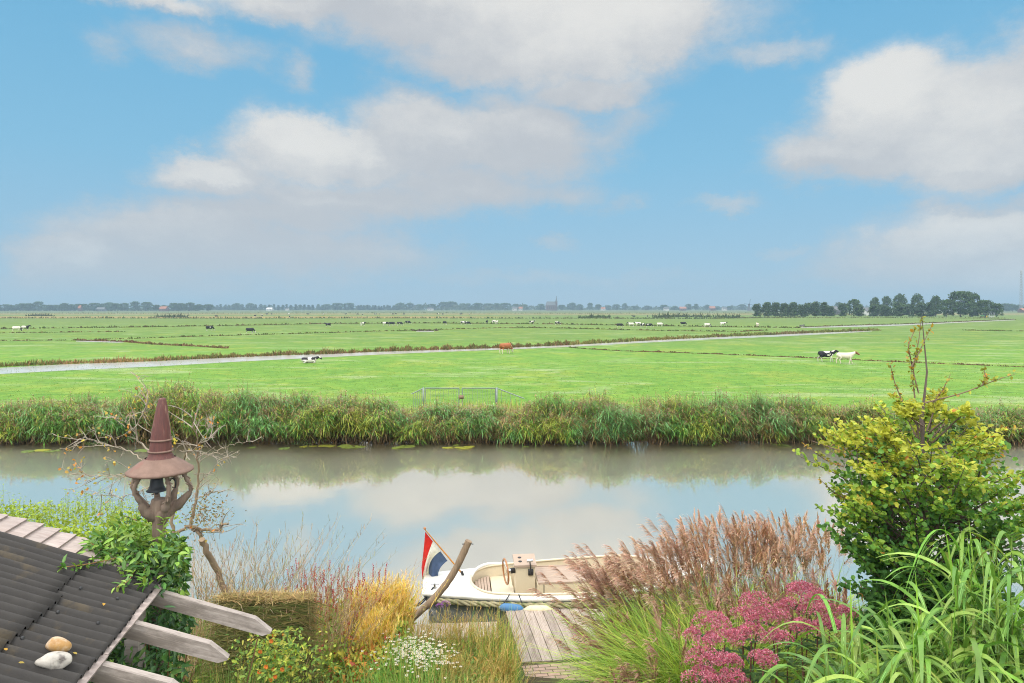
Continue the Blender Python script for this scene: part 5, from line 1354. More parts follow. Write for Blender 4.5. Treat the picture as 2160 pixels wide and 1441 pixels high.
# ---- young beech at the right
def beech():
    rng = np.random.default_rng(31); D = 8.0
    cx, cyy = (1950 - HX) / FPX * D, D
    root = thing('beech_tree', (cx, cyy, .8), 'bushy young beech with yellow-green top and one long bare leader', 'tree')
    tk = MB(); lf = MB()
    zs = lambda y: CAMZ - (y - HY) / FPX * D
    # half width of the crown (in m) by height, measured left and right of the axis
    hz = np.array([1.0, zs(1260), zs(1200), zs(1120), zs(1050), zs(990), zs(930), zs(895), zs(872), zs(855)])
    wl = np.array([.30, .80, .93, 1.06, 1.22, 1.28, 1.02, .70, .36, .10]); wr = np.array([.3, .85, 1.0, 1.18, 1.28, 1.24, 1.06, .78, .42, .12])
    tube(tk, [(cx, cyy, .7), (cx + .05, cyy, 2.4), (cx + .02, cyy + .03, 3.8), (cx - .03, cyy, 4.9), (cx + .03, cyy, 5.45), (cx - .03, cyy, zs(668))], [.055, .05, .035, .018, .010, .004], 8, (.13, .10, .085))
    for sx in (-.25, .22, .4, -.45):
        tube(tk, spline([(cx, cyy, .8), (cx + sx * .7, cyy + rng.normal(0, .15), 2.4), (cx + sx * 1.4, cyy + rng.normal(0, .25), 3.7), (cx + sx * 1.8, cyy, 4.6)], 14), np.linspace(.035, .006, 14), 7, (.13, .10, .085))
    P_, D_, N_, C_ = [], [], [], []
    nb = 340
    for i in range(nb):
        z = 2.2 + (zs(868) - 2.2) * rng.random() ** 1.12; a = rng.uniform(0, 2 * PI)
        w_ = np.interp(z, hz, wr if math.cos(a) > 0 else wl) * (.62 + .46 * rng.random()) * (1 + .14 * math.sin(3 * a + 4 * z))
        tip = np.array((cx + w_ * math.cos(a), cyy + w_ * math.sin(a) * .9, z + rng.uniform(-.05, .18)))
        st = np.array((cx + .2 * w_ * math.cos(a), cyy + .2 * w_ * math.sin(a), z - w_ * rng.uniform(.35, .75)))
        p = spline([st, (st + tip) / 2 + rng.normal(0, .06, 3) + (0, 0, .08), tip], 12)
        tube(tk, p, np.linspace(.011, .003, 12), 4, (.14, .10, .08))
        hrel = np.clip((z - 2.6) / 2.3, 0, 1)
        # side twigs in a flat spray, leaves along them
        out_ = unit(tip - st)
        for k in range(4, 12):
            for sgn in (-1, 1):
                sd = unit(np.cross(out_, UP)) * sgn + out_ * .8 + UP * rng.normal(.05, .25)
                tl = rng.uniform(.08, .24) * (1.2 - k / 16)
                m_ = rng.integers(3, 7)
                for j in range(m_):
                    P_.append(p[k] + unit(sd) * tl * (j + .6) / m_); D_.append(unit(sd) + rng.normal(0, .55, 3)); N_.append(UP * .9 + rng.normal(0, .40, 3) + (0, -.35, 0))
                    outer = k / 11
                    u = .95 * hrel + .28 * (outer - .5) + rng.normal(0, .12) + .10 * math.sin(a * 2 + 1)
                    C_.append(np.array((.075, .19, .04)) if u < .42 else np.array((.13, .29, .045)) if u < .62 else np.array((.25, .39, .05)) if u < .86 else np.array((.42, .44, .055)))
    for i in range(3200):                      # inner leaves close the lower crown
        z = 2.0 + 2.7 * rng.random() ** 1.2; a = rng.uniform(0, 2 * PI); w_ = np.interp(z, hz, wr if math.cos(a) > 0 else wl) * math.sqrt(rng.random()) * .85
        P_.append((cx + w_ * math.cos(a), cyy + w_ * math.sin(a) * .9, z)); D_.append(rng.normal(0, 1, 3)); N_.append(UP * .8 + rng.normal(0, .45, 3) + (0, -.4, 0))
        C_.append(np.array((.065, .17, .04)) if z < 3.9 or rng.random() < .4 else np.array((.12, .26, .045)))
    P_, D_, N_, C_ = map(np.array, (P_, D_, N_, C_)); n = len(P_)
    C_ = C_ * rng.normal(1, .16, (n, 1)); odd = rng.random(n) < .007; C_[odd] = (.48, .22, .05)
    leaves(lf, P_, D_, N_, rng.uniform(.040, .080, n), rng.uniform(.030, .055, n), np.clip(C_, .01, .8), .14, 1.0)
    # the long leader and side shoots with small sparse leaves
    shoots = [[(1938, 830), (1925, 780), (1938, 720), (1944, 668)], [(1922, 775), (1940, 740), (1964, 690)], [(1925, 775), (1915, 730), (1932, 690)], [(1905, 850), (1888, 810), (1878, 770)], [(1950, 850), (2030, 830), (2075, 812), (2105, 800), (2140, 790)], [(1968, 850), (1990, 820), (2005, 790)], [(1930, 840), (1925, 800), (1922, 770)], [(2070, 815), (2080, 800), (2076, 780)],
              [(1800, 960), (1755, 945), (1712, 930)], [(1780, 985), (1740, 970), (1700, 940)], [(2060, 950), (2110, 905), (2150, 905)], [(1800, 1060), (1760, 1040), (1728, 1010)]]
    for s_ in shoots:
        p = spline([Q(x, y, D + rng.normal(0, .05)) for x, y in s_], 22)
        tube(tk, p, np.linspace(.009, .003, 22), 5, (.20, .14, .10))
        m_ = 26; k = rng.integers(3, 22, m_)
        leaves(lf, p[k] + rng.normal(0, .012, (m_, 3)), sph(rng, m_) + (0, 0, .4), UP + rng.normal(0, .6, (m_, 3)), rng.uniform(.03, .065, m_), rng.uniform(.02, .04, m_), pick(rng, [(.33, .33, .05), (.26, .28, .05), (.40, .25, .05)], m_), .15, .8)
    tk.build('trunk', M['twig'], root); lf.build('crown', M['leaf'], root)
beech()

# ---- giant grass with broad arching leaves, right foreground
def giant_grass():
    rng = np.random.default_rng(32)
    def clump(x, y, n, h0, h1, spread, label, wl=1.0, leanx=0.0):
        root = thing('giant_grass', (x, y, 1.0), label, 'ornamental grass', 'giant grass clumps')
        ca = MB(); lf = MB(); ri = MB()
        bx = np.stack((x + rng.normal(0, .22, n), y + rng.normal(0, .2, n), np.full(n, .95)), -1)
        a = rng.uniform(0, 2 * PI, n); t0 = np.abs(rng.normal(0, spread, n))
        d = unit(np.stack((np.cos(a) * t0 + leanx, np.sin(a) * t0, np.ones(n)), -1)); h = rng.uniform(h0, h1, n)
        blades(ca, bx, d, h, .020, .02, jit(rng, (.24, .33, .08), n), seg=4, prof=2)
        blades(ca, bx, d, h, .020, .02, jit(rng, (.24, .33, .08), n), seg=4, prof=2, side=np.cross(d, np.array((1.0, 0, 0))))
        for k in range(9):
            t_ = .38 + .60 * (k + rng.random(n) * .5) / 9
            p = bx + d * (h * t_)[:, None] - UP * (.02 * h * t_ * t_)[:, None]
            b = rng.uniform(0, 2 * PI, n); up = rng.uniform(1.0, 2.1, n)
            dd = unit(np.stack((np.cos(b), np.sin(b), up), -1)); L = rng.uniform(.85, 1.5, n) * wl
            dr = rng.uniform(.55, 1.15, n); sd = np.cross(dd, UP) + rng.normal(0, .18, (n, 3))
            c = pick(rng, [(.15, .31, .045), (.20, .37, .06), (.11, .24, .04), (.25, .38, .07)], n); W = rng.uniform(.038, .058, n)
            blades(lf, p, dd, L, W, dr, c, seg=9, side=sd, prof=0, tip=c * .9 + (.02, .02, 0))
            off = unit(np.cross(unit(sd), dd)) * .0035; off = off * np.where(off[:, 2:] < 0, -1, 1)
            blades(ri, p + off, dd, L * .93, W * .16, dr, np.clip(c * 1.5 + .10, 0, .7), seg=9, side=sd, prof=2)
        # young spears standing straight up
        m_ = max(4, n // 4); s_ = rng.choice(n, m_, replace=False)
        p = bx[s_] + d[s_] * (h[s_] * .85)[:, None]
        blades(lf, p, d[s_] + rng.normal(0, .10, (m_, 3)), rng.uniform(.55, .95, m_), .024, .03, jit(rng, (.22, .40, .05), m_), seg=4, side=np.stack((np.ones(m_), rng.normal(0, .3, m_), np.zeros(m_)), -1))
        ca.build('cane', M['blade'], root); lf.build('foliage', M['gloss_leaf'], root); ri.build('midribs', M['blade'], root)
    clump(2.95, 5.7, 46, 1.7, 2.45, .10, 'giant grass clump nearest the pink flowers, leaves arching left', 1.0, -.03)
    clump(3.65, 5.9, 50, 1.9, 2.75, .10, 'giant grass clump in the middle of the right corner')
    clump(4.45, 6.2, 52, 2.3, 3.25, .09, 'tallest giant grass clump at the right edge, below the beech')
    clump(3.30, 4.9, 40, 1.3, 2.0, .14, 'lower giant grass clump in the bottom right corner', 1.0)
    clump(4.05, 5.1, 40, 1.5, 2.35, .12, 'giant grass clump cut off by the lower right corner', 1.0)
giant_grass()

# ---- feathery silver grass with tan plumes
def silver_grass(x, y, z0, nl, npl, h, label, plume, leafc, lean=(0, 0), spread=.5, hp=None, pl=.36, sk=1.0, leafL=1.0, up=.0):
    rng = np.random.default_rng(int(abs(x * 131 + y * 71)))
    npl = int(npl * 2.5)
    root = thing('silver_grass', (x, y, z0), label, 'ornamental grass', 'silver grasses with tan plumes')
    lf = MB(); st = MB(); pm = MB()
    a = rng.uniform(0, 2 * PI, nl); t0 = np.abs(rng.normal(.28, .28, nl))
    b = np.stack((x + rng.normal(0, .20, nl) * sk, y + rng.normal(0, .20, nl) * sk, np.full(nl, z0)), -1)
    d = np.stack((np.cos(a) * t0, np.sin(a) * t0, np.ones(nl)), -1)
    c = pick(rng, leafc, nl)
    blades(lf, b, d, rng.uniform(.75, 1.25, nl) * h * 1.05 * leafL, rng.uniform(.014, .024, nl), rng.uniform(.2, .75, nl), c, seg=8, wind=np.stack((np.cos(a) * .45, np.sin(a) * .45, np.zeros(nl)), -1), tip=c * 1.1 + (.05, .04, .01))
    hp = hp or h * 1.12
    a = rng.uniform(0, 2 * PI, npl); t0 = np.abs(rng.normal(0, spread, npl))
    b = np.stack((x + rng.normal(0, .18, npl) * sk, y + rng.normal(0, .18, npl) * sk, np.full(npl, z0)), -1)
    d = unit(np.stack((np.cos(a) * t0 + lean[0], np.sin(a) * t0 + lean[1], np.ones(npl)), -1)); L = rng.uniform(.80, 1.10, npl) * hp
    bend = np.stack((rng.normal(-.10, .10, npl), rng.normal(-.02, .06, npl), np.zeros(npl)), -1)
    blades(st, b, d, L, .007, .06, jit(rng, (.33, .25, .12), npl), seg=6, prof=2, wind=bend)
    tip = b + d * L[:, None] - UP * (.06 * L)[:, None] + bend * L[:, None]
    K = 34
    td = unit(d - UP * .12 + 2 * bend)
    for k in range(K):
        t_ = (k + rng.random(npl)) / K
        p = tip - td * (pl * .75 * (1 - t_) )[:, None]
        aa = rng.uniform(0, 2 * PI, npl)
        side = np.stack((np.cos(aa), np.sin(aa), np.zeros(npl)), -1)
        dd = unit(td * 1.0 + side * (.36 * (1.1 - t_))[:, None] + np.array((lean[0], lean[1], 0)) * .8 + bend * 1.5)
        cc = pick(rng, plume, npl, dv=.14)
        blades(pm, p, dd, pl * rng.uniform(.35, .75, npl) * (1.1 - .45 * t_), rng.uniform(.011, .019, npl), rng.uniform(.2, .7, npl), cc, seg=3, prof=1, tip=np.clip(cc * 1.12 + .02, 0, .9))
    lf.build('foliage', M['blade'], root); st.build('stalks', M['dry'], root); pm.build('plumes', M['dry'], root)
TAN = [(.52, .32, .225), (.44, .26, .18), (.60, .41, .30)]; BRN = [(.42, .245, .175), (.48, .30, .22), (.35, .20, .145)]; PAL = [(.56, .39, .28), (.48, .32, .22)]
GR = [(.23, .38, .055), (.32, .46, .07), (.40, .46, .09), (.17, .31, .05)]
silver_grass(1.95, 10.3, .55, 420, 46, 1.35, 'silver grass with warm tan plumes leaning left over the boat', TAN + BRN[:1], GR, (-.20, .02), .24, 1.85, pl=.40)
silver_grass(2.55, 10.2, .55, 600, 62, 1.45, 'silver grass with tan plumes fanning out behind the green fountain', TAN + PAL, GR, (-.12, .02), .26, 2.1)
silver_grass(3.20, 10.3, .55, 600, 66, 1.6, 'silver grass with the tallest pale tan plumes, in front of the open water', TAN + PAL, GR, (-.03, .05), .22, 2.4)
silver_grass(3.95, 10.6, .55, 500, 60, 1.5, 'silver grass with tan plumes standing left of the beech', TAN + PAL, GR, (.03, .05), .22, 2.35)
silver_grass(4.75, 10.9, .55, 400, 44, 1.5, 'silver grass with pale upright plumes partly behind the beech', PAL, GR, (.02, .05), .18, 2.25)
silver_grass(2.30, 8.7, .65, 2300, 5, 1.62, 'green fountain of silver grass with few plumes, centre of the bed', BRN, GR, (.0, .0), .25, 1.65, leafL=1.12)
silver_grass(2.95, 9.0, .65, 1900, 8, 1.75, 'arching green silver grass behind the pink flowers', BRN, GR, (.03, .0), .26, 1.95, leafL=1.1)
silver_grass(3.75, 9.3, .65, 800, 20, 1.5, 'silver grass with brown plumes just above the pink flowers', BRN, GR, (.02, .0), .22, 1.95)
silver_grass(1.70, 8.4, .65, 320, 18, 1.0, 'low silver grass with reddish brown drooping plumes beside the brick path', BRN, GR[:2], (-.14, -.08), .34, 1.20, pl=.40)
silver_grass(1.72, 9.9, .6, 300, 12, 1.0, 'silver grass whose brown plumes lean over the jetty', BRN + TAN[:1], GR[:2], (-.35, .0), .26, 1.25, pl=.42)
silver_grass(1.75, 7.5, .7, 320, 16, .85, 'dark plumed silver grass at the bottom edge beside the path', BRN, GR[:2], (-.10, -.05), .32, 1.0, pl=.38)
silver_grass(4.4, 9.4, .65, 400, 22, 1.4, 'silver grass with brown plumes in the shade of the beech', BRN, GR, (.0, .0), .18, 1.8)

# ---- pink flowering perennial
def pink_perennial():
    rng = np.random.default_rng(33); root = thing('pink_perennial', (2.7, 7.5, .8), 'tall perennial with domed dusty pink flower heads', 'flowering plant')
    heads = [(1500, 1322, 40, 7.6), (1478, 1352, 36, 7.45), (1528, 1350, 38, 7.4), (1490, 1400, 42, 7.2), (1535, 1400, 30, 7.15), (1480, 1440, 40, 7.0), (1600, 1283, 42, 7.9), (1568, 1310, 34, 7.7), (1628, 1310, 40, 7.7), (1585, 1345, 36, 7.5), (1640, 1352, 32, 7.45), (1700, 1262, 38, 8.1), (1672, 1290, 34, 7.9), (1725, 1290, 40, 7.8), (1690, 1330, 34, 7.6), (1750, 1325, 30, 7.6), (1610, 1395, 30, 7.2), (1690, 1250, 30, 8.2), (1780, 1300, 30, 7.8), (2005, 1285, 36, 7.6), (1960, 1300, 26, 7.6), (1545, 1440, 34, 7.0)]
    st = MB(); lv = MB()
    for x, y, r, d in heads:
        c = Q(x, y, d); R0 = .95 * r / FPX * d; m_ = MB()
        nsub = 11
        for k in range(nsub):
            v = sph(rng, 1)[0]; v[2] = abs(v[2]) * .8 + .05
            sc0 = c + v * R0 * (1, .9, .75) * .72; n = 95
            q_ = sph(rng, n); q_[:, 2] = np.abs(q_[:, 2]) * 1.0 - .15
            p = sc0 + q_ * R0 * .40
            cc = pick(rng, [(.52, .14, .23), (.58, .22, .31), (.44, .11, .18), (.62, .31, .38)], n)
            leaves(m_, p, q_ + rng.normal(0, .6, (n, 3)), rng.normal(0, 1, (n, 3)), rng.uniform(.014, .026, n), rng.uniform(.008, .014, n), cc, .2, .5)
        m_.build('flower_head', M['petal'], root)
        tube(st, spline([c - (0, 0, R0 * .3), c + rng.normal(0, .04, 3) - (0, 0, .7), (c[0] + rng.normal(0, .1), c[1] + .1, .8)], 10), .009, 5, (.22, .10, .08))
        for k in range(5):
            a = rng.uniform(0, 2 * PI, 5); z = c[2] - .16 - .22 * k
            leaves(lv, np.tile((c[0], c[1], z), (5, 1)), np.stack((np.cos(a), np.sin(a), np.full(5, .1)), -1), np.tile(UP, (5, 1)), rng.uniform(.14, .22, 5), rng.uniform(.04, .06, 5), jit(rng, (.07, .14, .04), 5), .1)
    st.build('stems', M['dry'], root); lv.build('foliage', M['leaf'], root)
pink_perennial()

# ---- climber round the bell post and under the beams
def climber():
    rng = np.random.default_rng(34); root = thing('climber', (-3.0, 5.75, .9), 'green climber with pointed leaves swallowing the bell post and roof corner', 'climbing plant')
    lf = MB(); sm = MB()
    def mass(n, px, py, sx, sy, d0, sd, cols, L=(.055, .10), shape=2.2):
        u = rng.uniform(-1, 1, (n * 3, 2)); u = u[(np.abs(u) ** shape).sum(1) < 1][:n]; m_ = len(u)
        d = d0 + rng.normal(0, sd, m_)
        p = np.array([Q(px + a * sx, py + b * sy, dd) for (a, b), dd in zip(u, d)])
        out_ = np.stack((u[:, 0] * .8, -np.full(m_, .5), -u[:, 1] * .5 + .1), -1)
        dr = out_ + rng.normal(0, .55, (m_, 3)) - UP * .25
        leaves(lf, p, dr, UP * .7 + np.array((0, -.6, 0)) + rng.normal(0, .35, (m_, 3)), rng.uniform(*L, m_), rng.uniform(.020, .036, m_), pick(rng, cols, m_), .16, .1)
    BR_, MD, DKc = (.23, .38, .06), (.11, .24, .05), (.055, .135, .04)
    mass(520, 258, 1155, 70, 40, 5.80, .16, [BR_, MD, BR_]); mass(620, 280, 1196, 92, 40, 5.6, .12, [MD, DKc, MD, BR_])
    mass(330, 368, 1195, 27, 62, 5.72, .12, [MD, DKc, BR_]); mass(240, 225, 1170, 45, 45, 5.65, .12, [MD, BR_]); mass(160, 300, 1235, 55, 22, 5.45, .05, [MD, DKc])
    mass(90, 262, 1242, 32, 20, 5.32, .03, [MD, BR_], shape=1.4); mass(170, 362, 1165, 32, 25, 5.65, .1, [BR_, MD]); mass(120, 285, 1120, 55, 16, 6.0, .1, [BR_])
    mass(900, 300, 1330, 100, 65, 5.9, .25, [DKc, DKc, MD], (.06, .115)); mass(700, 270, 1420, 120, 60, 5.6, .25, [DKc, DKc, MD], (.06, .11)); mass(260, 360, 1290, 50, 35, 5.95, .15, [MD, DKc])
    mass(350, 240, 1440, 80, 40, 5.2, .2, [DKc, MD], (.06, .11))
    # shoots that creep over the sheets
    for pts in ([(250, 1195), (215, 1205), (180, 1212), (150, 1217), (122, 1220)], [(290, 1200), (275, 1225), (262, 1250), (238, 1262)], [(300, 1210), (292, 1240), (296, 1258)], [(225, 1190), (200, 1178), (180, 1165)], [(310, 1140), (290, 1120), (250, 1105)]):
        w_ = []
        for x, y in pts:
            s, t = on_roof(x, y); w_.append(roofp(s, t, .085))
        p = spline(w_, 14); tube(sm, p, .004, 5, (.28, .16, .07)); n = 40; k = rng.integers(0, 14, n)
        leaves(lf, p[k] + rng.normal(0, .015, (n, 3)), rng.normal(0, .8, (n, 3)) + (-.3, -.5, .1), UP + rng.normal(0, .35, (n, 3)), rng.uniform(.045, .085, n), rng.uniform(.018, .03, n), pick(rng, [MD, BR_], n), .15, .1)
    # bright upright shoots at the foot of the post
    for x, y in ((345, 1095), (362, 1120), (378, 1135), (258, 1090), (300, 1105), (230, 1120), (385, 1160)):
        a = Q(x - 6, y + 60, 5.6); b = Q(x, y, 5.6); p = spline([a, (a + b) / 2 + rng.normal(0, .02, 3), b], 10); tube(sm, p, .004, 5, (.22, .25, .07)); n = 22; k = rng.integers(1, 10, n)
        leaves(lf, p[k], sph(rng, n) * (1, 1, .4) + (0, 0, .45), sph(rng, n) + UP, rng.uniform(.04, .085, n), rng.uniform(.016, .028, n), jit(rng, BR_, n), .15, .1)
    for i in range(26):
        a = np.array((-3.0 + rng.normal(0, .12), 5.8 + rng.normal(0, .1), 1.0)); b = a + (rng.normal(0, .3), rng.normal(-.05, .12), rng.uniform(1.6, 3.0))
        tube(sm, spline([a, (a + b) / 2 + rng.normal(0, .1, 3), b], 8), .006, 4, (.20, .12, .06))
    lf.build('foliage', M['gloss_leaf'], root); sm.build('stems', M['twig'], root)
climber()

# ---- clipped hedge at the waterside, left
def hedge():
    rng = np.random.default_rng(35); root = thing('hedge', (-8.7, 12.2, .4), 'clipped hedge with bright yellow-green top shoots at the waterside', 'hedge')
    lf = MB(); sh = MB(); n = 15000
    x = rng.uniform(-13.5, -6.1, n); y = rng.uniform(11.3, 12.7, n); z = .35 + (2.22 + .07 * np.sin(x * 2)) * rng.random(n) ** .45
    face = rng.random(n) < .35; y[face] = 11.3 + np.abs(rng.normal(0, .08, face.sum()))
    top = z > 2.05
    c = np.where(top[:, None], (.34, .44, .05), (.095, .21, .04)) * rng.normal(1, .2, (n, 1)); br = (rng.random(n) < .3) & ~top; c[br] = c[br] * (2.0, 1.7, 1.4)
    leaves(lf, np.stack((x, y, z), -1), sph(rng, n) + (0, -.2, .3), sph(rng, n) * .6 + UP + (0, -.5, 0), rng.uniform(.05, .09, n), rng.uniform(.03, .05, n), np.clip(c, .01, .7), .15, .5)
    m_ = 900; xb = rng.uniform(-13, -6.2, m_); hh = rng.uniform(.1, .42, m_) * (1 + .5 * np.sin(xb * 3.1)); b = np.stack((xb, rng.uniform(11.4, 12.6, m_), np.full(m_, 2.48)), -1)
    d = unit(np.stack((rng.normal(0, .12, m_), rng.normal(0, .12, m_), np.ones(m_)), -1)); blades(sh, b, d, hh, .006, .0, jit(rng, (.28, .36, .07), m_), seg=2, prof=2)
    for k in range(7):
        t_ = (k + rng.random(m_)) / 7; a = rng.uniform(0, 6.28, m_)
        leaves(sh, b + d * (hh * t_)[:, None], np.stack((np.cos(a), np.sin(a), np.full(m_, .5)), -1), np.tile(UP, (m_, 1)) + rng.normal(0, .3, (m_, 3)), rng.uniform(.03, .055, m_), .02, jit(rng, (.30, .40, .06), m_), .15, .3)
    lf.build('foliage', M['leaf'], root); sh.build('shoots', M['leaf'], root)
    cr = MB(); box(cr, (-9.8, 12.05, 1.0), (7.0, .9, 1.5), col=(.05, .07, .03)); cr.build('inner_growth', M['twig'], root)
hedge()

# ---- small gnarled tree, nearly bare, behind the bell post
def bare_tree():
    rng = np.random.default_rng(36); D = 9.75; root = thing('bare_tree', Q(478, 1252, D) * (1, 1, 0) + (0, 0, .7), 'small gnarled almost bare tree with a few orange leaves behind the bell post', 'tree')
    tk = MB(); lf = MB(); tips = []
    def br(pts, r0, r1, d=D, n=20, gen=2, seed=0, tw=12):
        p = spline([Q(x, y, d + (k * .06 * math.sin(seed + k))) for k, (x, y) in enumerate(pts)], n)
        p[1:-1] += rng.normal(0, .012, (n - 2, 3)); r0, r1 = r0 * (.55 if gen else .62), r1 * (.55 if gen else .62)
        tube(tk, p, np.linspace(r0, r1, n), 7 if r0 > .02 else 5, (.24, .18, .12) if r0 > .02 else (.36, .30, .23)); tips.append(p[-1])
        if gen > 0:
            for j in range(tw):
                k = rng.integers(n // 5, n); g = unit(p[min(k + 1, n - 1)] - p[k - 1]); dd = unit(g * .6 + rng.normal(0, .6, 3) + (0, 0, .12)); L = rng.uniform(.15, .5) * (1 if gen > 1 else .5)
                q_ = [p[k]]
                for _ in range(4): dd = unit(dd + rng.normal(0, .22, 3)); q_.append(q_[-1] + dd * L / 4)
                q_ = spline(q_, 9); tube(tk, q_, np.linspace(min(r1 * 1.2 + .003, .010), .0025, 9), 4, (.36, .31, .25)); tips.append(q_[-1])
                for _ in range(2 if gen > 1 else 1):
                    kk = rng.integers(2, 8); e = q_[kk] + unit(dd + rng.normal(0, .8, 3)) * rng.uniform(.06, .20); tube(tk, [q_[kk], (q_[kk] + e) / 2 + rng.normal(0, .01, 3), e], [.004, .003, .002], 4, (.36, .31, .25)); tips.append(e)
    br([(500, 1420), (490, 1300), (477, 1250), (458, 1205), (440, 1170), (426, 1138)], .078, .068, gen=0)
    br([(428, 1140), (415, 1118), (395, 1110), (362, 1130)], .05, .04, gen=1, tw=4)
    br([(400, 1112), (435, 1118), (460, 1120), (468, 1108), (482, 1104)], .045, .022, gen=2, tw=10)
    br([(402, 1112), (412, 1060), (420, 1010), (417, 960), (415, 925), (405, 880)], .042, .010, gen=2, tw=16)
    br([(365, 1130), (362, 1080), (372, 1040), (365, 1000), (395, 960), (420, 930), (450, 920)], .045, .008, gen=2, tw=18)
    br([(420, 1050), (440, 1040), (470, 1037)], .02, .014, gen=1, tw=6)
    br([(415, 960), (445, 960), (480, 940), (500, 935), (532, 932)], .014, .004, gen=1, tw=8)
    br([(370, 1000), (330, 960), (290, 935), (280, 900), (300, 880), (312, 850), (308, 810), (275, 785)], .030, .006, gen=2, tw=16)
    br([(300, 970), (260, 945), (215, 935), (170, 925)], .016, .005, gen=2, tw=14)
    br([(320, 1005), (260, 1000), (200, 1005), (160, 1000)], .018, .005, gen=2, tw=16)
    br([(285, 915), (265, 885), (235, 878)], .010, .004, gen=1, tw=6)
    br([(340, 1010), (290, 1040), (250, 1050), (200, 1040)], .016, .004, gen=2, tw=14)
    br([(420, 935), (440, 905), (455, 880)], .010, .003, gen=1, tw=8)
    br([(410, 1000), (440, 1000), (465, 970), (488, 962)], .012, .003, gen=1, tw=10)
    tk.build('trunk', M['twig'], root)
    T = np.array(tips); xs = (T[:, 0] / T[:, 1]) * FPX + HX
    pr = np.where(xs < 300, .35, .16); s_ = rng.random(len(T)) < pr; T1 = T[s_]; T1 = np.repeat(T1, 2, 0) + rng.normal(0, .03, (2 * len(T1), 3)); n = len(T1)
    leaves(lf, T1, sph(rng, n) - UP * .5, sph(rng, n), rng.uniform(.035, .06, n), rng.uniform(.025, .04, n), pick(rng, [(.58, .26, .06), (.50, .40, .07), (.42, .34, .10), (.62, .34, .10)], n), .2, .7)
    n = 420; x = rng.normal(432, 26, n); y = rng.normal(1082, 24, n)
    leaves(lf, np.array([Q(a, b, D + rng.normal(0, .15)) for a, b in zip(x, y)]), sph(rng, n) - UP * .4, sph(rng, n), rng.uniform(.03, .05, n), rng.uniform(.012, .024, n), pick(rng, [(.30, .22, .13), (.27, .25, .08), (.36, .27, .17)], n), .3, .4)
    lf.build('foliage', M['leaf'], root)
bare_tree()

# ---- airy moor grass in front of the water, left
def airy(name, label, spots, n, h, cols, seed, strands=14, w=.008, spread=.35, curve=.12, group=None, basal=3):
    for k, (x, y, sc_) in enumerate(spots):
        rng = np.random.default_rng(seed + k); z0 = gz_(x, y)
        root = thing(name, (x, y, z0), label[k] if isinstance(label, list) else label, 'ornamental grass', group)
        st = MB(); pn = MB(); bl = MB()
        a = rng.uniform(0, 2 * PI, n); t0 = np.abs(rng.normal(0, spread, n)); b = np.stack((x + rng.normal(0, .12, n), y + rng.normal(0, .12, n), np.full(n, z0)), -1)
        d = unit(np.stack((np.cos(a) * t0 + .08, np.sin(a) * t0, np.ones(n)), -1)); L = rng.uniform(.7, 1.1, n) * h * sc_; wind = np.stack((np.cos(a) * curve * 1.2 + .05, np.sin(a) * curve, np.zeros(n)), -1)
        blades(st, b, d, L, w, curve, pick(rng, cols, n), seg=6, prof=2, wind=wind, side=np.stack((np.ones(n), rng.normal(0, .3, n), np.zeros(n)), -1))
        for j in range(strands):
            t_ = .55 + .45 * (j + rng.random(n)) / strands
            p = b + d * (L * t_)[:, None] - UP * (curve * L * t_ ** 2)[:, None] + wind * (L * t_ ** 2)[:, None]
            dd = d + rng.normal(0, .45, (n, 3)); blades(pn, p, dd, rng.uniform(.08, .22, n) * sc_ * (1.2 - .6 * t_), w * .85, .15, pick(rng, cols, n), seg=2, prof=2)
        m_ = int(n * basal); a = rng.uniform(0, 2 * PI, m_); t0 = np.abs(rng.normal(.2, .25, m_))
        gcol = [(.20, .28, .06), (.30, .29, .08), (.14, .21, .05)]
        blades(bl, np.stack((x + rng.normal(0, .14, m_), y + rng.normal(0, .14, m_), np.full(m_, z0)), -1), np.stack((np.cos(a) * t0, np.sin(a) * t0, np.ones(m_)), -1), rng.uniform(.35, .8, m_) * sc_ * h * .55, .008, rng.uniform(.1, .5, m_), pick(rng, gcol, m_), seg=5)
        st.build('stalks', M['dry'], root); pn.build('panicles', M['dry'], root); bl.build('foliage', M['blade'], root)
STR = [(.36, .26, .16), (.44, .33, .20), (.30, .27, .12), (.38, .25, .17)]
airy('moor_grass', ['airy moor grass with fine stalks right of the climber', 'airy moor grass with fine stalks behind the leaning trunk', 'airy moor grass with long stalks bending right over the water', 'shorter airy moor grass behind the right edge of the thatched screen', 'thin airy moor grass nearest to the bell post'],
     [(-4.45, 9.9, 1.0), (-4.0, 10.0, 1.08), (-3.35, 10.1, 1.1), (-2.75, 10.2, .85), (-4.6, 9.5, 1.0)], 85, 2.35, STR, 41, group='airy moor grasses', basal=.5)
GOLD = [(.76, .53, .13), (.66, .56, .09), (.80, .55, .22)]
airy('golden_grass', ['golden upright grass clump left of the curved pole, taller', 'golden upright grass clump beside the taller golden one', 'golden grass clump in front of the two upright ones'], [(-2.05, 11.3, 1.0), (-2.5, 11.2, .95), (-2.2, 10.6, .8)], 320, 1.25, GOLD, 51, 10, .011, .13, .05, 'golden grasses')
TANG = [(.48, .32, .10), (.40, .30, .09), (.56, .39, .15), (.30, .30, .07)]
airy('tan_grass', ['tan flowering grass before the side jetty, left', 'tan flowering grass before the side jetty, middle', 'tan flowering grass touching the left edge of the jetty', 'tan grass clump at the left border of the brick path', 'tan grass clump at the bottom edge beside the brick path', 'tan grass clump between white asters and jetty'],
     [(-1.45, 10.9, .85), (-.85, 10.7, 1.0), (-.35, 10.5, 1.0), (-.25, 9.6, .95), (-.30, 8.6, .9), (-.9, 9.6, .85)], 110, .98, TANG, 61, 9, .006, .22, .08, 'tan grasses')

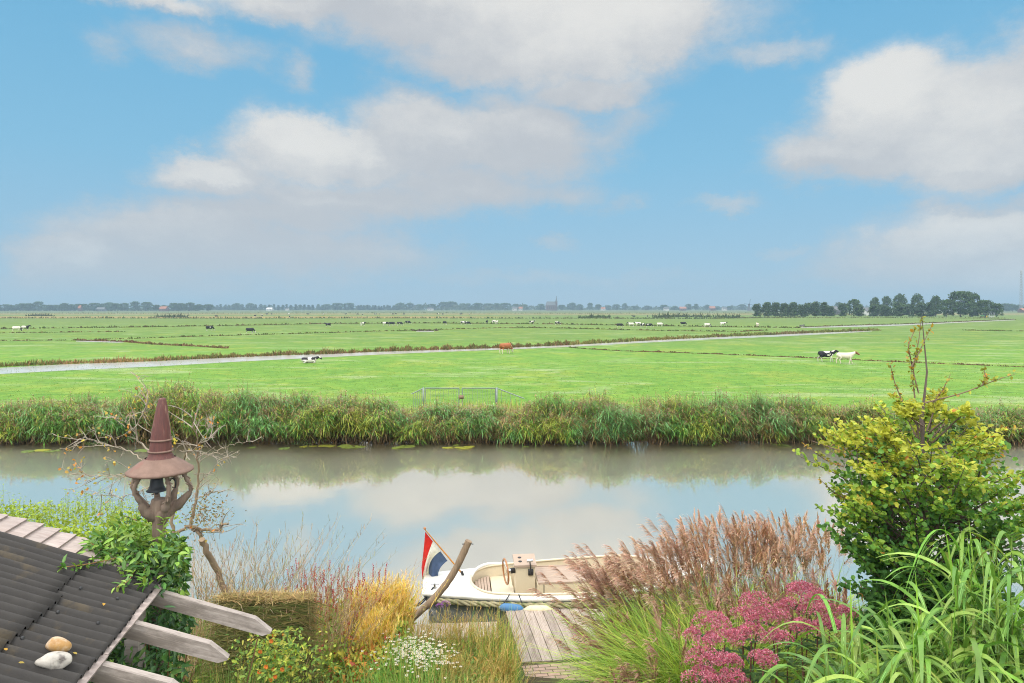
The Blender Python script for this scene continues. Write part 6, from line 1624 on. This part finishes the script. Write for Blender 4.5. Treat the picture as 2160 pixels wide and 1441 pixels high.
# ---- thatched screen
def screen():
    rng = np.random.default_rng(37); root = thing('thatch_screen', (-3.15, 9.3, .62), 'square straw-coloured thatched screen standing in the left bed', 'screen')
    D = 9.3; x0, x1 = (462 - HX) / FPX * D, (655 - HX) / FPX * D; zt = CAMZ - (1262 - HY) / FPX * D; z0 = .6
    m_ = MB(); n = 5200
    z = rng.uniform(z0, zt, n); x = rng.uniform(x0, x1, n)
    wv = .03 * np.sin(z * 40) 
    blades(m_, np.stack((x, D - .05 + rng.normal(0, .03, n) + wv, z), -1), np.stack((rng.choice((-1, 1), n), rng.normal(0, .12, n), rng.normal(-.1, .28, n)), -1), rng.uniform(.12, .38, n), .010, .15, pick(rng, [(.19, .17, .06), (.14, .15, .05), (.25, .21, .085), (.11, .14, .04)], n), seg=2, side=np.tile(UP, (n, 1)))
    m_.build('thatch', M['dry'], root)
    m_ = MB(); n = 1500; blades(m_, np.stack((rng.uniform(x0, x1, n), D + rng.uniform(-.08, .16, n), zt + rng.normal(0, .015, n)), -1), np.stack((rng.normal(0, 1, n), rng.normal(0, .6, n), rng.uniform(0, .3, n)), -1), rng.uniform(.08, .2, n), .010, .1, pick(rng, [(.42, .31, .13), (.34, .25, .10)], n), seg=2)
    m_.build('thatch_cap', M['dry'], root)
    m_ = MB(); box(m_, ((x0 + x1) / 2, D + .06, (z0 + zt) / 2 - .02), (x1 - x0 - .04, .12, zt - z0), col=(.15, .115, .06)); m_.build('core', M['twig'], root)
    m_ = MB(); n = 700; blades(m_, np.stack((x1 + rng.normal(0, .02, n), D + rng.uniform(-.08, .12, n), rng.uniform(z0, zt, n)), -1), np.stack((rng.normal(.1, .2, n), rng.normal(0, .2, n), rng.normal(0, 1, n)), -1), rng.uniform(.1, .25, n), .010, .1, pick(rng, [(.28, .21, .10), (.22, .17, .08)], n), seg=2); m_.build('edge_bundle', M['dry'], root)
screen()

# ---- red spikes, white asters, purple verbena
def spikes():
    rng = np.random.default_rng(38); root = thing('red_bistort', (-3.0, 11.2, .45), 'perennial with many thin red flower spikes and orange autumn leaves', 'flowering plant')
    st = MB(); fl = MB(); lv = MB(); n = 150
    b = np.stack((rng.uniform(-3.75, -2.15, n), rng.uniform(10.7, 11.9, n), np.full(n, .45)), -1); d = unit(np.stack((rng.normal(0, .10, n), rng.normal(0, .1, n), np.ones(n)), -1)); L = rng.uniform(.85, 1.45, n)
    blades(st, b, d, L, .006, .02, jit(rng, (.30, .12, .07), n), seg=3, prof=2)
    for k in range(26):
        t_ = 1 - .16 * (k + rng.random(n)) / 26; a = rng.uniform(0, 6.28, n)
        leaves(fl, b + d * (L * t_)[:, None], np.stack((np.cos(a), np.sin(a), np.full(n, .8)), -1), sph(rng, n), rng.uniform(.02, .032, n), .014, pick(rng, [(.45, .05, .06), (.38, .06, .07), (.50, .12, .12)], n), .2, .4)
    m_ = 6500; p = np.stack((rng.uniform(-3.7, -1.7, m_), rng.uniform(9.6, 12.0, m_), .5 + rng.random(m_) ** .8 * .66), -1)
    zn = np.sin(p[:, 0] * 5) + rng.normal(0, .7, m_)
    c = np.where((zn > .8)[:, None], (.60, .27, .05), np.where((zn > -.3)[:, None], (.50, .46, .07), (.24, .36, .06))); red = rng.random(m_) < .10; c = c * rng.normal(1, .18, (m_, 1)); c[red] = (.42, .09, .06)
    leaves(lv, p, sph(rng, m_) + (0, -.4, .1), sph(rng, m_) * .6 + UP + (0, -.4, 0), rng.uniform(.07, .14, m_), rng.uniform(.03, .055, m_), np.clip(c, .01, .8), .15, .3)
    st.build('stems', M['dry'], root); fl.build('flower_spikes', M['petal'], root); lv.build('foliage', M['leaf'], root)
spikes()
def asters():
    rng = np.random.default_rng(39); root = thing('white_aster', (-1.55, 9.8, .6), 'low mound of small white daisy flowers above green foliage', 'flowering plant')
    st = MB(); fl = MB(); lv = MB(); n = 330
    px = rng.normal(880, 40, n); py = 1376 + rng.normal(0, 18, n) + (px - 880) * .05
    p = np.array([Q(a, b, 9.75 + (1380 - b) / 60) for a, b in zip(px, py)]); p[:, 2] = np.maximum(p[:, 2], .95)
    for k in range(9):
        a = k / 9 * 2 * PI + rng.uniform(0, .3, n); t_ = rng.normal(.15, .1, n)
        leaves(fl, p, np.stack((np.cos(a), np.sin(a), t_), -1), np.tile(UP, (n, 1)), rng.uniform(.018, .027, n), .012, jit(rng, (.72, .69, .68), n, .05, .02), .05, .8)
    for v in p: lathe(fl, [(.008, .0), (.006, .005), (.0005, .007)], v, 6, (.55, .40, .06))
    q_ = p + np.stack((rng.normal(0, .08, n), rng.normal(.05, .08, n), np.zeros(n)), -1); q_[:, 2] = .5
    blades(st, q_, p - q_, np.linalg.norm(p - q_, axis=1), .005, 0, jit(rng, (.14, .22, .05), n), seg=2, prof=2)
    m_ = 3400; k = rng.integers(0, n, m_); t_ = rng.random(m_)[:, None] ** .7 * .95; b = q_[k] * (1 - t_) + p[k] * t_ + rng.normal(0, .05, (m_, 3))
    leaves(lv, b, sph(rng, m_) + (0, 0, .3), sph(rng, m_), rng.uniform(.03, .06, m_), rng.uniform(.006, .012, m_), pick(rng, [(.13, .29, .05), (.18, .34, .06), (.09, .20, .04)], m_), .1, .2)
    st.build('stems', M['leaf'], root); fl.build('daisies', M['petal'], root); lv.build('foliage', M['leaf'], root)
asters()
def verbena(name, label, heads, col, group, d):
    for k, (x, y, r) in enumerate(heads):
        rng = np.random.default_rng(70 + k); c = Q(x, y, d); root = thing(name, (c[0], c[1], .55), label[k], 'flower', group); m_ = MB(); n = 80; q_ = sph(rng, n); q_[:, 2] = np.abs(q_[:, 2])
        leaves(m_, c + q_ * (r / FPX * d) * (1, 1, .6), q_ + rng.normal(0, .4, (n, 3)), sph(rng, n), .02, .012, jit(rng, col, n), .2, .6); m_.build('flower_head', M['petal'], root)
        s_ = MB(); tube(s_, [c, c + (rng.normal(0, .03), 0, -.4), (c[0], c[1] + .05, .55)], .005, 5, (.18, .22, .07)); s_.build('stem', M['dry'], root)
verbena('verbena', ['mauve verbena head against the boat hull, left', 'mauve verbena head against the boat hull, right', 'purple verbena head below the red spikes', 'purple verbena head low in the meadow left of the asters', 'small purple verbena head nearest to the asters', 'purple verbena head at the bottom of the bed'],
        [(927, 1279, 7), (940, 1275, 9), (720, 1342, 6), (712, 1376, 7), (768, 1383, 5), (716, 1398, 6)], (.32, .14, .42), 'purple verbena flowers', 11.5)

def leafy():
    rng = np.random.default_rng(43); c0 = Q(590, 1362, 8.4)
    root = thing('leafy_perennial', (c0[0], c0[1], .68), 'bright yellow-green leafy plant with orange flowers in front of the thatched screen', 'flowering plant')
    lf = MB(); fl = MB(); n = 1100
    px = rng.normal(588, 42, n); py = np.maximum(rng.normal(1392, 32, n), 1330); d = 8.4 + rng.normal(0, .2, n)
    p = np.array([Q(a, b, dd) for a, b, dd in zip(px, py, d)])
    leaves(lf, p, sph(rng, n) + (0, -.4, .1), sph(rng, n) * .5 + UP + (0, -.5, 0), rng.uniform(.035, .085, n), rng.uniform(.016, .036, n), pick(rng, [(.30, .38, .05), (.18, .28, .05), (.40, .40, .07), (.11, .20, .04)], n), .15, .4)
    for k in range(16):
        c = p[rng.integers(0, n)] + (0, -.12, .03); m_ = 9; a = np.arange(m_) / m_ * 6.28
        leaves(fl, np.tile(c, (m_, 1)), np.stack((np.cos(a), np.full(m_, -.4), np.sin(a)), -1), np.tile((0, -1, .3), (m_, 1)), .030, .02, jit(rng, (.66, .22, .05), m_), .1, .8)
    lf.build('foliage', M['leaf'], root); fl.build('blossoms', M['petal'], root)
leafy()

# ---- dark shrubby mound behind the asters and the mixed growth of the whole bed
def mound():
    rng = np.random.default_rng(40); root = thing('olive_shrub', (-1.35, 10.6, .5), 'dark olive low shrub between white asters and side jetty', 'shrub'); lf = MB(); n = 2600
    q_ = sph(rng, n); p = np.array((-1.25, 10.55, .62)) + q_ * rng.random((n, 1)) ** .4 * (.62, .45, .42); p[:, 2] = np.maximum(p[:, 2], .5)
    leaves(lf, p, q_ + rng.normal(0, .5, (n, 3)) + UP * .3, sph(rng, n), rng.uniform(.035, .06, n), rng.uniform(.012, .02, n), pick(rng, [(.16, .19, .05), (.22, .23, .06), (.11, .16, .04), (.26, .20, .08)], n), .1, .3); lf.build('foliage', M['leaf'], root)
mound()
def bed_growth():
    rng = np.random.default_rng(42); mb = MB(); n = 60000
    y = rng.uniform(6.8, 12.5, n); x = rng.uniform(-6.5, .18, n)
    keep = ~((y > 10.75) & (x > -1.8)) & ((x < -.05 + (10.9 - y) * .10)) & ~((y > 11.6) & (x < -4.2)); x, y = x[keep], y[keep]; n = len(x)
    z = np.interp(y, [4, 9.5, 11, 12.4, 12.9], [1.0, .62, .48, .42, .15])
    g = np.sin(x * 2.3 + y * 1.1) + np.sin(x * 5.1 - y * 3.3) * .6 + rng.normal(0, .7, n)
    A = [(.30, .36, .06), (.15, .31, .05), (.38, .30, .09), (.20, .27, .06), (.46, .38, .12)]
    c = np.array(A)[np.clip(((g + 2) / 4 * 5).astype(int), 0, 4)]
    lft = x < -2.6; c = np.where(lft[:, None] & (rng.random(n) < .7)[:, None], (.16, .28, .05), c)
    gr = (x > -2.2) & (x < -.9) & (y < 10.2); c = np.where(gr[:, None] & (rng.random(n) < .6)[:, None], (.15, .33, .05), c)
    c = c * rng.normal(1, .2, (n, 1))
    a = rng.uniform(0, 6.28, n); t0 = np.abs(rng.normal(.25, .3, n)); hgt = rng.uniform(.25, .85, n) * (1 + .3 * np.sin(x * 3 + y * 2)) * np.clip(1.35 - (y > 11.4) * .5, .4, 1.4) * np.where((y > 9.4) & (x > -3.8) & (x < -1.7), .5, 1.0)
    blades(mb, np.stack((x, y, z), -1), np.stack((np.cos(a) * t0, np.sin(a) * t0, np.ones(n)), -1), hgt, rng.uniform(.004, .011, n), rng.uniform(.05, .5, n), np.clip(c, .01, .8), seg=4, tip=np.clip(c * 1.2 + .03, 0, .8))
    m_ = 27000; xx = rng.uniform(-6, 0.05, m_); yy = rng.uniform(7.2, 12.2, m_); k2 = ~((yy > 10.7) & (xx > -1.9)) & ~((yy > 11.6) & (xx < -4.2)); xx, yy = xx[k2], yy[k2]; m_ = len(xx)
    g = np.sin(xx * 3.7 + 1) + np.sin(yy * 4.1 + xx) + rng.normal(0, .6, m_)
    cc = np.where((g > 1.1)[:, None], (.46, .25, .06), np.where((g > .1)[:, None], (.34, .36, .06), (.17, .28, .05))) * rng.normal(1, .2, (m_, 1)); rd = rng.random(m_) < .025; cc[rd] = (.55, .16, .07)
    leaves(mb, np.stack((xx, yy, np.interp(yy, [4, 9.5, 11, 12.4], [1.0, .62, .48, .42]) + rng.random(m_) * .55), -1), sph(rng, m_) + (0, -.3, .2), sph(rng, m_) * .6 + UP, rng.uniform(.04, .11, m_), rng.uniform(.018, .045, m_), np.clip(cc, .01, .8), .15, .3)
    tag(mb.build('meadow_planting', M['blade']), 'mixed autumn grasses and leaves filling the flower bed', 'planting', kind='stuff')
    mb = MB(); n = 26000; x = rng.uniform(1.7, 6.2, n); y = rng.uniform(5.0, 12.5, n); c = pick(rng, [(.12, .20, .05), (.18, .25, .06), (.26, .22, .09)], n)
    blades(mb, np.stack((x, y, np.interp(y, [4, 9.5, 11, 12.4], [1.0, .62, .48, .42])), -1), np.stack((rng.normal(0, .35, n), rng.normal(0, .35, n), np.ones(n)), -1), rng.uniform(.3, .9, n), .012, rng.uniform(.1, .5, n), c, seg=3)
    tag(mb.build('border_undergrowth', M['blade']), 'green undergrowth between the tall grasses on the right', 'undergrowth', kind='stuff')
    # waterside fringe out to both sides
    mb = MB(); n = 9000; x = np.concatenate((rng.uniform(-30, -4, n), rng.uniform(2.2, 30, n))); y = rng.uniform(11.6, 12.6, 2 * n); c = pick(rng, [(.15, .24, .05), (.24, .27, .07), (.30, .24, .10)], 2 * n)
    blades(mb, np.stack((x, y, np.full(2 * n, .35)), -1), np.stack((rng.normal(0, .3, 2 * n), rng.normal(0, .3, 2 * n), np.ones(2 * n)), -1), rng.uniform(.2, .7, 2 * n), .014, rng.uniform(.1, .4, 2 * n), c, seg=3)
    tag(mb.build('waterside_fringe', M['blade']), 'rough grass fringe along the garden side of the canal', 'grass', kind='stuff')
bed_growth()

# ================================================================ the air: one even haze round the whole scene
def haze():
    mb = MB(); box(mb, (0, 3900, 54.0), (20000, 12000, 112))
    m, t, out = newmat('haze_air')
    v = t.n('ShaderNodeVolumePrincipled')
    v.inputs['Color'].default_value = (.37, .53, .66, 1); v.inputs['Density'].default_value = HAZE
    v.inputs['Anisotropy'].default_value = .0
    t.link(v.outputs[0], out.inputs['Volume'])
    o = mb.build('haze', m, smooth=False)
    return tag(o, kind='stuff')
HAZE = .00036
haze()
